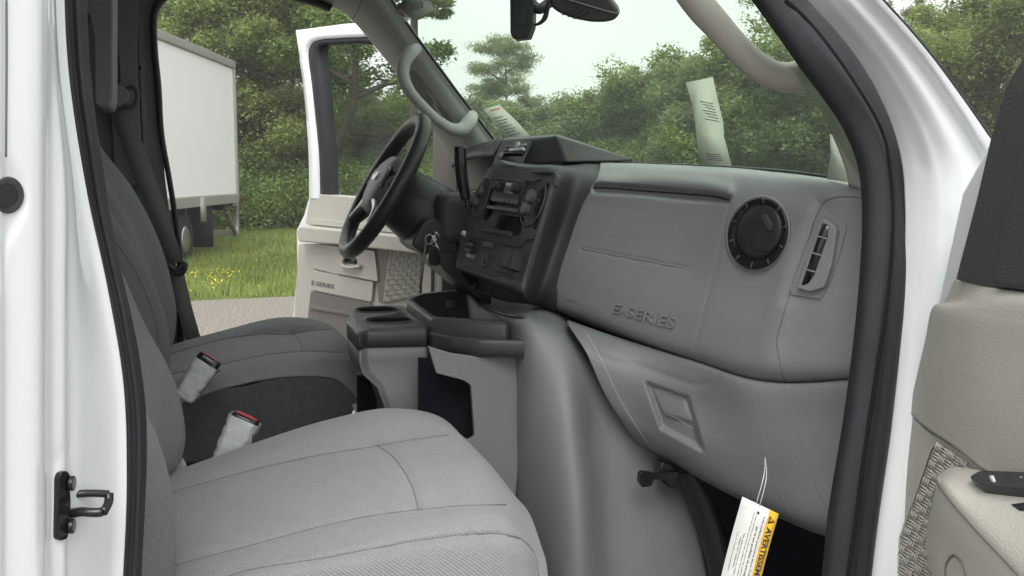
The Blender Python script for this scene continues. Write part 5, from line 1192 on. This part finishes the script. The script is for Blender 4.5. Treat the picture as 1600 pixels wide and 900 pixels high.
sheet_thing('paper_sheet', 'crumpled clear film scrap by the lower passenger pillar', 'plastic film', [(1296, 208), (1304, 214), (1312, 235), (1330, 285), (1292, 280), (1298, 240)], p3, [], m='paperdim')
p4 = plane(P(650, 15, y=.55), (-.5, -.75, .4))
st = sheet_thing('windshield_sticker', 'grey numbered sticker in the far top corner of the windshield', 'sticker', [(620, 8), (642, -6), (672, 2), (678, 14), (650, 30), (628, 26)], p4, [], m='trim')
text('sticker_number', '203', quadfn([(640, 16), (662, 12), (660, 2), (638, 6)], None, .0035, p4), M['taupe'], st)
sheet_thing('label_tab', 'small white tab with orange stripe under the grey corner sticker', 'label', [(617, 17), (626, 13), (641, 29), (634, 35)], p4, [(622, 20, 632, 24, .9, 1)])
# the tag
tp_ = plane(P(1190, 790, y=-.70), (-.5, -.84, .1))
TL, TRr, BR_, BL = (1160, 776), (1217, 803), (1178, 952), (1116, 948)
def tagp(a, b, off=0):      # a across 0..1, b down 0..1
    w_ = (1-a)*(1-b)*np.array(TL)+a*(1-b)*np.array(TRr)+a*b*np.array(BR_)+(1-a)*b*np.array(BL); w_[0] -= 3*math.sin(b*3.1)*.6
    return tp_(w_[0], w_[1], off)
TAG = empty('warning_tag', tagp(.5, 1)); tag(TAG, 'white hanging warning tag with yellow band and black French lettering', 'tag')
n_t = 12
def tagsheet(name, a0, a1, off, m, th=.0006):
    A = []; 
    for k in range(n_t+1): A.append(tagp(a0, k/n_t, off))
    for k in range(n_t, -1, -1): A.append(tagp(a1, k/n_t, off))
    V, Fc = prism(A, [p-tp_.n*th for p in A]); return fixn(build(name, V, Fc, m, TAG, smooth=False))
tagsheet('card', 0, 1, 0, M['paper'], .0009)
tagsheet('yellow_band', .76, .997, .0006, M['yellow'])
def tagtext(name, s, a0, a1, b0, b1, bold=.012, m='ink'):
    # reads downwards, tops of letters to the right
    return text(name, s, lambda x, y_: tagp(a0+(a1-a0)*y_, b0+(b1-b0)*x, .0014), M[m], TAG, bold=bold)
tagtext('heading', 'AVERTISSEMENT', .805, .955, .165, .83, .035)
A = [tagp(.80, .135, .0014), tagp(.96, .095, .0014), tagp(.80, .055, .0014)]
fixn(build('warning_triangle', A+[p-tp_.n*.0004 for p in A], [(0, 1, 2), (5, 4, 3), (0, 3, 4, 1), (1, 4, 5, 2), (2, 5, 3, 0)], M['ink'], TAG, smooth=False))
A = [tagp(.832, .112, .002), tagp(.91, .095, .002), tagp(.832, .078, .002)]
fixn(build('triangle_mark', A+[p-tp_.n*.0004 for p in A], [(0, 1, 2), (5, 4, 3), (0, 3, 4, 1), (1, 4, 5, 2), (2, 5, 3, 0)], M['yellow'], TAG, smooth=False))
tagtext('text_line', 'Les enfants peuvent être TUÉS ou BLESSÉS', .645, .71, .09, .97)
tagtext('text_line', 'par le sac gonflable du passager', .535, .60, .20, .72)
tagtext('text_line', 'Le siège arrière est le plus sûr pour les enfants de 12 ans et moins', .45, .49, .06, .96)
tagtext('text_line', 'Assurez-vous que tous les enfants sont attachés en voiture', .38, .42, .08, .90)
tagtext('text_line', 'Ne placez jamais un siège bébé orienté vers', .28, .32, .30, .98)
tagtext('text_line', 'siège du véhicule', .22, .26, .34, .62)
tagtext('text_line', 'Voir le manuel du propriétaire', .12, .15, .30, .66)
tagtext('text_mark', 'E', .10, .20, .86, .90)
A = [tagp(.50+.028*math.cos(t), .075+.012*math.sin(t), .0012) for t in np.linspace(0, 6.28, 14, endpoint=False)]
V, Fc = prism(A, [p-tp_.n*.0004 for p in A]); build('punched_hole', V, Fc, M['gloss'], TAG, smooth=False)
s0 = hit(LOW, 1197, 713)[0]+np.array([-.004, -.004, 0])
tube('tag_cord', [s0, tp_(1196, 755, .01), tp_(1187, 790, .003)], .0007, M['paper'], TAG, 6)
tube('tag_cord', [s0, tp_(1192, 750, .012), tp_(1182, 786, .003)], .0007, M['paper'], TAG, 6)

# ------------------------------------------------------------------ damp summer air
hz = boxo('haze', (0, 30, 9.5), (190, 130, 21.5), M['paper'], None, bev=0)
hm = bpy.data.materials.new('haze_air'); hm.use_nodes = True; ht = hm.node_tree; ht.nodes.clear()
ho = ht.nodes.new('ShaderNodeOutputMaterial'); hp = ht.nodes.new('ShaderNodeVolumePrincipled')
hp.inputs['Color'].default_value = (.93, .96, .97, 1); hp.inputs['Density'].default_value = .0022
ht.links.new(hp.outputs[0], ho.inputs['Volume'])
hz.data.materials.clear(); hz.data.materials.append(hm)
hz['kind'] = 'stuff'; hz['label'] = 'faint pale haze softening the far trees'
